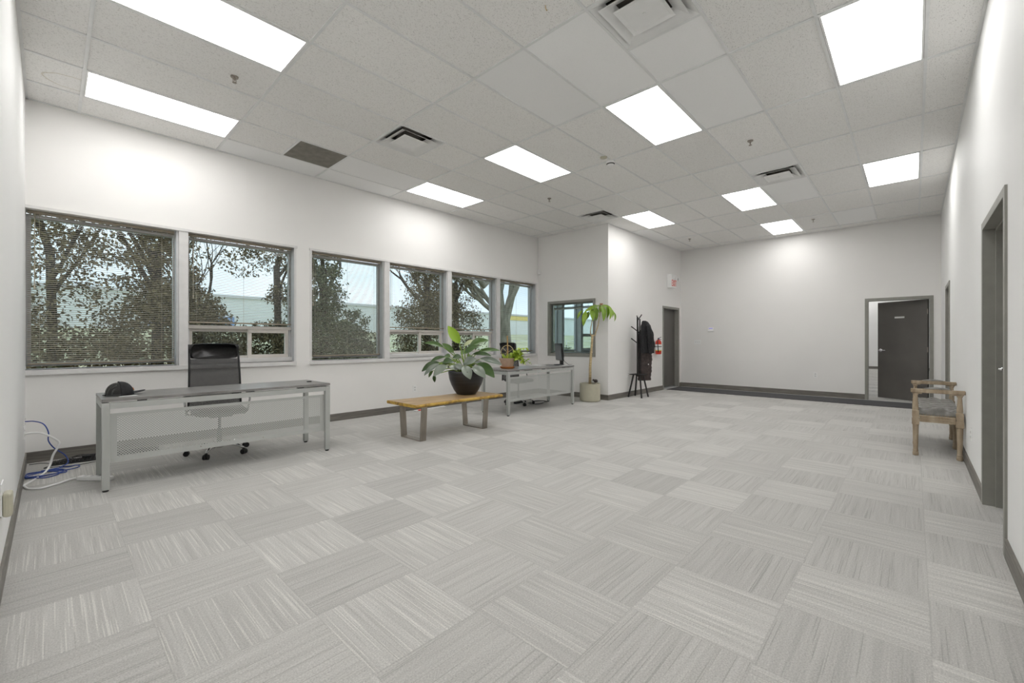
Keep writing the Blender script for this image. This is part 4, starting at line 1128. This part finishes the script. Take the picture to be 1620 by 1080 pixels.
# ------------------------------------------------------------------ fire extinguisher
t = thing('fire_extinguisher', 'red fire extinguisher with white label on the side wall by the door', 'fire extinguisher', (9.97, VB - .085, .90))
MB().lathe([(.05, 0), (.066, .008), (.07, .03), (.07, .27), (.062, .31), (.035, .345), (.02, .355)], n=28).build('cylinder', 'red', t, smooth=True)
m = MB(); m.lathe([(.0712, .085), (.0712, .24)], n=28); m.f = m.f[:-2]; m.mi = m.mi[:-2]; m.build('label_wrap', 'paper', t, smooth=True)
m = MB(); m.lathe([(.0716, .085), (.0716, .10)], n=28); m.f = m.f[:-2]; m.mi = m.mi[:-2]; m.build('yellow_band', 'yellow', t, smooth=True)
m = MB(); m.lathe([(.073, .175), (.073, .192)], n=28); m.box(-.02, .06, .17, .02, .085, .20); m.build('mounting_strap', 'black', t)
m = MB(); m.lathe([(.02, .35), (.02, .38)], n=12); m.bar((-.02, 0, .37), (.10, -.02, .355), .02, .008); m.bar((-.02, 0, .385), (.11, -.02, .415), .02, .008); m.build('valve_handle', 'black', t)
m = MB(); m.tube([(-.02, -.01, .37), (-.07, -.02, .36), (-.085, -.02, .28), (-.08, -.03, .12), (-.078, -.03, .05)], [.009, .009, .009, .010, .014], 8); m.build('hose', 'rubber', t, smooth=True)
m = MB(); m.lathe([(.014, 0), (.014, .012)], (-.03, -.03, .365), 10); m.build('gauge', 'blue', t)

# ------------------------------------------------------------------ exit sign with emergency lamps
t = thing('exit_sign', 'white combination exit sign with red letters and twin lamp heads above the door', 'exit sign', (10.79, VB - .0, 2.58))
box('housing', 'white_plastic', (-.13, -.115, 0), (.20, 0, .34), t, bevel=.006)
m = MB()
def seg(x0, z0, x1, z1, w_=.016): m.bar((x0, -.118, z0), (x1, -.118, z1), .006, w_, up=(0, 1, 0)) if False else m.obox(((x0 + x1) / 2, -.1175, (z0 + z1) / 2), (math.hypot(x1 - x0, z1 - z0) + w_ * .8, .004, w_), Matrix.Rotation(-math.atan2(z1 - z0, x1 - x0), 3, 'Y'))
zb_, zt_ = .045, .185
seg(-.105, zb_, -.105, zt_); seg(-.105, zt_, -.06, zt_); seg(-.105, (zb_ + zt_) / 2, -.065, (zb_ + zt_) / 2); seg(-.105, zb_, -.06, zb_)
seg(-.03, zb_, .025, zt_); seg(-.03, zt_, .025, zb_)
seg(.06, zb_, .06, zt_)
seg(.095, zt_, .165, zt_); seg(.13, zb_, .13, zt_)
m.build('exit_letters', 'red_mark', t)
for x in (.06, .27):
    m = MB(); m.tube([(x, -.10, .235), (x, -.16, .235)], [.035, .045], 16); m.tube([(x, -.05, .24), (x, -.1, .235)], .012, 8)
    m.build('lamp_head', 'white_plastic', t)
box('lamp_arm', 'white_plastic', (.19, -.06, .225), (.28, -.04, .25), t)

# ------------------------------------------------------------------ settee by the right wall
t = thing('settee', 'weathered oak settee with tufted grey leather seat against the right wall', 'bench', (6.92, -.18, 0))
LX = (-.64, 0, .64); YB, YF = -.165, .165
def leg_prof(top):
    return [(.018, 0), (.025, .006), (.026, .03), (.021, .045), (.025, .055), (.020, .065), (.0225, .2), (.026, .325), (.027, .335)]
for x in LX:
    for y in (YB, YF):
        m = MB(); m.lathe(leg_prof(0), (x, y, 0), 18)
        m.box(x - .030, y - .030, .335, x + .030, y + .030, .40); m.box(x - .026, y - .026, .40, x + .026, y + .026, .415); m.box(x - .028, y - .028, .415, x + .028, y + .028, .48)
        if x != 0: m.lathe([(.026, .48), (.022, .49), (.025, .50), (.019, .60), (.017, .64), (.023, .65), (.021, .672)], (x, y, 0), 18)
        m.build('leg', 'settee_wood', t, bevel=.0015)
m = MB()
for y in (YB, YF):
    for z0, z1, d in ((.365, .39, .012), (.392, .412, .018), (.414, .432, .014)): m.box(-.62, y - d, z0, .62, y + d, z1)
for x in (-.64, .64):
    for z0, z1, d in ((.365, .39, .012), (.392, .412, .018), (.414, .432, .014)): m.box(x - d, YB + .03, z0, x + d, YF - .03, z1)
m.build('apron', 'settee_wood', t)
for x in (-.64, .64):
    m = MB(); m.box(x - .028, YB - .04, .672, x + .028, YF + .04, .712); m.box(x - .022, YB - .03, .66, x + .022, YB + .05, .672); m.box(x - .022, YF - .05, .66, x + .022, YF + .03, .672)
    ar = m.build('armrest', 'settee_wood', t, bevel=.006)
    m = MB(); vs = []; fs = []
    for i in range(11):
        y = -.11 + .022 * i; h = .024 * math.sin(PI * i / 10) ** .6
        for (dx, dz) in ((-.024, 0), (-.022, h * .7), (0, h), (.022, h * .7), (.024, 0)): vs.append((x + dx, y, .712 + dz))
    for i in range(10):
        for k in range(4): fs.append((i * 5 + k, i * 5 + k + 1, (i + 1) * 5 + k + 1, (i + 1) * 5 + k))
    m.add(vs, fs); m.build('arm_pad', 'leather', ar, smooth=True)
    m = MB()
    for s in (-1, 1):
        for i in range(14): m.tube([(x + s * .024, -.105 + i * .0162, .716), (x + s * .028, -.105 + i * .0162, .716)], .0035, 6)
    m.build('nailheads', 'nail', ar)
m = MB(); vs = []; fs = []; NX, NY = 96, 30
for j in range(NY + 1):
    for i in range(NX + 1):
        x = -.605 + 1.21 * i / NX; y = -.185 + .37 * j / NY
        ex = min((x + .605) / .05, (.605 - x) / .05, 1); ey = min((y + .185) / .05, (.185 - y) / .05, 1)
        e_ = math.sqrt(max(0, 1 - (1 - min(ex, 1)) ** 2)) * math.sqrt(max(0, 1 - (1 - min(ey, 1)) ** 2))
        # diamond tufting
        a, b = (x / .11 + y / .09), (x / .11 - y / .09)
        tuft = (abs(math.sin(a * PI / 2)) * abs(math.sin(b * PI / 2))) ** .45
        z = .436 + .046 * e_ + .034 * tuft * e_
        vs.append((x, y, z))
for j in range(NY):
    for i in range(NX): fs.append((j * (NX + 1) + i, j * (NX + 1) + i + 1, (j + 1) * (NX + 1) + i + 1, (j + 1) * (NX + 1) + i))
m.add(vs, fs)
m.box(-.605, -.185, .432, .605, .185, .441)
m.build('seat_cushion', 'leather', t, smooth=True)
m = MB()
for i in range(60): m.tube([(-.595 + i * .0202, -.189, .437), (-.595 + i * .0202, -.186, .437)], .0045, 6); m.tube([(-.595 + i * .0202, .189, .437), (-.595 + i * .0202, .186, .437)], .0045, 6)
for i in range(17): m.tube([(-.609, -.165 + i * .0205, .437), (-.606, -.165 + i * .0205, .437)], .0045, 6)
m.build('nailheads', 'nail', t)

# ------------------------------------------------------------------ outside
gm = MB(); xs = [-60, 80]
prof = [(VW + WT, -.15), (11, -.15), (16, -.1), (24, .3), (38, 1.9), (60, 2.6), (140, 3.0)]
for (a, b) in zip(prof[:-1], prof[1:]): gm.quad((-80, a[0], a[1]), (120, a[0], a[1]), (120, b[0], b[1]), (-80, b[0], b[1]))
gr = gm.build('ground', 'grass'); gr['kind'] = 'structure'
t = thing('warehouse', 'long pale warehouse with a yellow band far beyond the lawn', 'building', (40, 52, 2.0))
box('wall', 'bldg', (-60, 0, 0), (45, 10, 3.7), t); box('sign_band', 'bldg_y', (13, -.15, 2.9), (26, 0, 3.6), t); box('blue_wall', 'bldg_b', (-34, -.15, .7), (-27, 0, 1.7), t); box('roof_edge', 'alu', (-60.2, -.25, 3.7), (45.2, 10.2, 3.95), t)
t = thing('fence', 'thin pale post fence across the lawn outside', 'fence', (20, 22, .1))
m = MB()
for k in range(14): m.box(-14 + k * 2.2, -.03, 0, -13.94 + k * 2.2, .03, 1.2)
m.build('posts', 'white', t); m = MB(); m.box(-14, -.02, 1.1, 15, .02, 1.14); m.box(-14, -.02, .6, 15, .02, .63); m.build('rails', 'white', t)

rng = np.random.default_rng(42)
def crown(name, parent, clusters, mat, size=(.026, .058), loc=(0, 0, 0)):
    """clusters: (cx,cy,cz, rx,ry,rz, n) of small leaf quads, gathered in sprays"""
    V = []; 
    for (cx, cy, cz, rx, ry, rz, n) in clusters:
        ns = max(1, int(n * 1.5) // 55)
        d = rng.normal(size=(ns, 3)); d /= np.linalg.norm(d, axis=1)[:, None]
        c = d * rng.uniform(.25, 1, (ns, 1)) ** .5 * np.array([rx, ry, rz]) + np.array([cx, cy, cz])
        p = np.repeat(c, 55, 0) + rng.normal(size=(ns * 55, 3)) * np.array([.13, .13, .10]) * max(.6, rx)
        m = len(p)
        a = rng.normal(size=(m, 3)); a /= np.linalg.norm(a, axis=1)[:, None]
        b = np.cross(a, rng.normal(size=(m, 3))); b /= np.linalg.norm(b, axis=1)[:, None]
        s = rng.uniform(*size, (m, 1))
        q = np.stack([p - a * s * .9, p + b * s * .45, p + a * s * .9, p - b * s * .45], 1).reshape(-1, 3)
        V.append(q)
    V = np.concatenate(V); n = len(V) // 4
    me = bpy.data.meshes.new(name)
    me.vertices.add(len(V)); me.vertices.foreach_set('co', (V - np.array(loc)).astype(np.float32).ravel())
    me.loops.add(len(V)); me.loops.foreach_set('vertex_index', np.arange(len(V), dtype=np.int32))
    me.polygons.add(n); me.polygons.foreach_set('loop_start', np.arange(n, dtype=np.int32) * 4); me.polygons.foreach_set('loop_total', np.full(n, 4, np.int32))
    me.materials.append(M[mat]); me.update(calc_edges=True)
    o = bpy.data.objects.new(name, me); COL.objects.link(o); o.parent = parent
    return o
def branches(m, p, d, L, r, depth, spread=.55, rs=random, kids=3):
    p = Vector(p); d = Vector(d).normalized(); pts = [p]; q = p.copy(); dd = d.copy()
    for k in range(4):
        dd = (dd + Vector((rs.uniform(-.14, .14), rs.uniform(-.14, .14), rs.uniform(-.05, .12)))).normalized(); q = q + dd * L / 4; pts.append(q.copy())
    m.tube(pts, [r, r * .9, r * .8, r * .7, r * .55], 7 if r > .03 else 4, caps=False)
    if depth <= 0: return
    for k in range(kids):
        nd = (dd + Vector((rs.uniform(-1, 1), rs.uniform(-1, 1), rs.uniform(-.4, .7))) * spread).normalized()
        s = pts[rs.choice((2, 3, 4))] if k else pts[4]
        branches(m, s, nd, L * rs.uniform(.62, .82), r * .55, depth - 1, spread, rs, kids)
def tree(label, x, y, clusters, mat, trunk_r=.09, trunk_h=2.0, size=(.026, .058), seed=1, depth=3, name='tree', bmat='bark_dark', L=1.3):
    t = thing(name, label, 'tree' if name == 'tree' else 'shrub', (x, y, -.15), group='trees and shrubs outside the windows')
    rs = random.Random(seed); m = MB()
    m.tube([(0, 0, 0), (.03, 0, trunk_h * .5), (0, .02, trunk_h)], [trunk_r * 1.2, trunk_r, trunk_r * .9], 10)
    for k in range(4 if depth > 1 else 3): branches(m, (0, .02, trunk_h * (.7 + .1 * k)), (rs.uniform(-.7, .7), rs.uniform(-.5, .5), 1), L, trunk_r * .5, depth, .6, rs)
    m.build('trunk', bmat, t, smooth=True)
    crown('foliage', t, clusters, mat, size, (x, y, -.15))
    return t
tree('loose dark-leaved tree with visible trunk behind the left part of the largest window', .0, 11.0, [(-.3, 11, 2.4, 1.3, .9, 1.4, 3000), (.5, 11.3, 3.4, .8, .6, .8, 900), (-.2, 10.8, .95, 1.3, .7, .6, 3600)], 'leaf_out', .065, 3.0, seed=2)
tree('dense dark evergreen behind the right part of the largest window', 1.45, 11.2, [(1.5, 11.2, 1.3, .95, .8, 1.1, 5600), (1.45, 11.2, 2.8, .7, .6, 1.1, 3600), (1.2, 11.2, 4.0, .5, .5, .6, 700)], 'leaf_out', .10, 3.2, seed=3)
tree('rounded leafy tree seen at the left side of the second window', 2.35, 12.0, [(2.35, 12, 1.2, .8, .8, 1.0, 6000), (2.2, 12, 2.2, .5, .5, .5, 1300)], 'leaf_out', .07, 2.2, seed=4, L=1.2)
tree('thin-trunked tree with open crown at the right side of the second window', 3.75, 11.4, [(3.7, 11.4, .95, .95, .8, .8, 5600), (3.5, 11.4, 3.1, .9, .7, .35, 700), (4.0, 11.4, 2.2, .5, .5, .5, 700)], 'leaf_out', .08, 3.2, seed=5)
tree('tall dense evergreen filling the left side of the third window', 4.7, 11.0, [(4.65, 11, 1.0, 1.0, .8, 1.0, 6500), (4.55, 11, 2.4, .7, .6, 1.0, 4600), (4.7, 11, 3.7, .4, .5, .8, 1600)], 'leaf_out2', .10, 3.2, seed=6)
tree('short leafy tree at the lower right of the third window', 5.95, 11.4, [(5.9, 11.4, .8, .55, .5, .8, 3600), (5.7, 11.4, 1.7, .35, .35, .4, 700)], 'leaf_out2', .03, 1.2, seed=7, depth=0, L=.6)
tree('broad evergreen behind the blind left of the big plant', 8.3, 11.6, [(8.3, 11.6, 1.5, 1.2, 1, 1.3, 6500), (8.45, 11.6, 3.3, .85, .7, 1.2, 4500), (8.6, 11.6, 4.8, .4, .4, .6, 900)], 'leaf_out', .11, 3.4, seed=8)
tree('mottled dark evergreen behind the big potted plant window', 9.65, 11.8, [(9.6, 11.8, 1.5, 1.15, 1, 1.3, 5200), (9.5, 11.8, 3.3, .8, .8, 1.2, 2300)], 'leaf_out', .10, 3.4, seed=9)
for k, (x, y, lab) in enumerate([(-.4, 9.3, 'low green shrub below the left half of the largest window'), (1.2, 9.2, 'low green shrub below the right half of the largest window'), (2.6, 9.4, 'dark shrub behind the sliding panes of the second window'), (4.6, 9.3, 'dark shrub below the third window'), (6.4, 9.6, 'dark shrub behind the sliding panes left of the big plant'), (8.3, 9.8, 'dark shrub behind the sliding panes behind the big plant'), (13.8, 11.2, 'mossy shrub seen low through the interior window'), (16.5, 12, 'greyish round bush low at the right of the interior window')]):
    tree(lab, x, y, [(x, y, .35, .85, .5, .42, 4200)], 'leaf_out2', .03, .4, (.04, .07), 20 + k, 1, 'shrub', L=.4)
def bare(label, x, y, limbs, seed):
    t = thing('tree', label, 'tree', (x, y, -.15), group='trees and shrubs outside the windows'); m = MB(); rs = random.Random(seed)
    for pts, rad in limbs: m.tube(pts, rad, 12, caps=False)
    for pts, rad in limbs:
        for k in range(4):
            p = Vector(pts[-1]).lerp(Vector(pts[-2]), rs.uniform(0, .7)); branches(m, p, (rs.uniform(-.8, .8), rs.uniform(-.6, .6), rs.uniform(.3, 1)), 1.2, rad[-1] * .5, 3, .6, rs)
    m.build('trunk', 'bark_out', t, smooth=True)
    return t
bare('thick leafless forked tree trunk behind the window at the alcove corner', 11.55, 11.2,
     [([(0, 0, 0), (.02, 0, 1.0), (-.05, 0, 1.8), (-.12, 0, 2.35)], [.26, .22, .21, .24]),
      ([(.0, 0, 2.2), (.25, .0, 2.9), (.55, .05, 3.5), (.9, .1, 4.6), (1.1, .2, 6)], [.17, .15, .13, .11, .08]),
      ([(.28, 0, 2.95), (.36, 0, 3.6), (.42, .1, 4.6), (.45, .1, 6)], [.12, .11, .09, .07]),
      ([(-.18, 0, 2.25), (-.5, 0, 3.2), (-.9, .1, 4.2), (-1.5, .2, 5.6)], [.17, .15, .13, .09]),
      ([(-.7, 0, 3.7), (-1.2, -.1, 3.3), (-2.0, -.2, 3.9), (-3.0, -.3, 4.6)], [.11, .10, .08, .05])], 3)
bare('leafless branching tree seen through the interior window', 15.9, 12.0,
     [([(0, 0, 0), (-.1, 0, 1.3), (-.35, 0, 2.6), (-.8, .0, 4.4)], [.26, .22, .19, .13]), ([(-.2, 0, 2.0), (.3, 0, 3.2), (.6, 0, 4.6)], [.15, .12, .08])], 6)
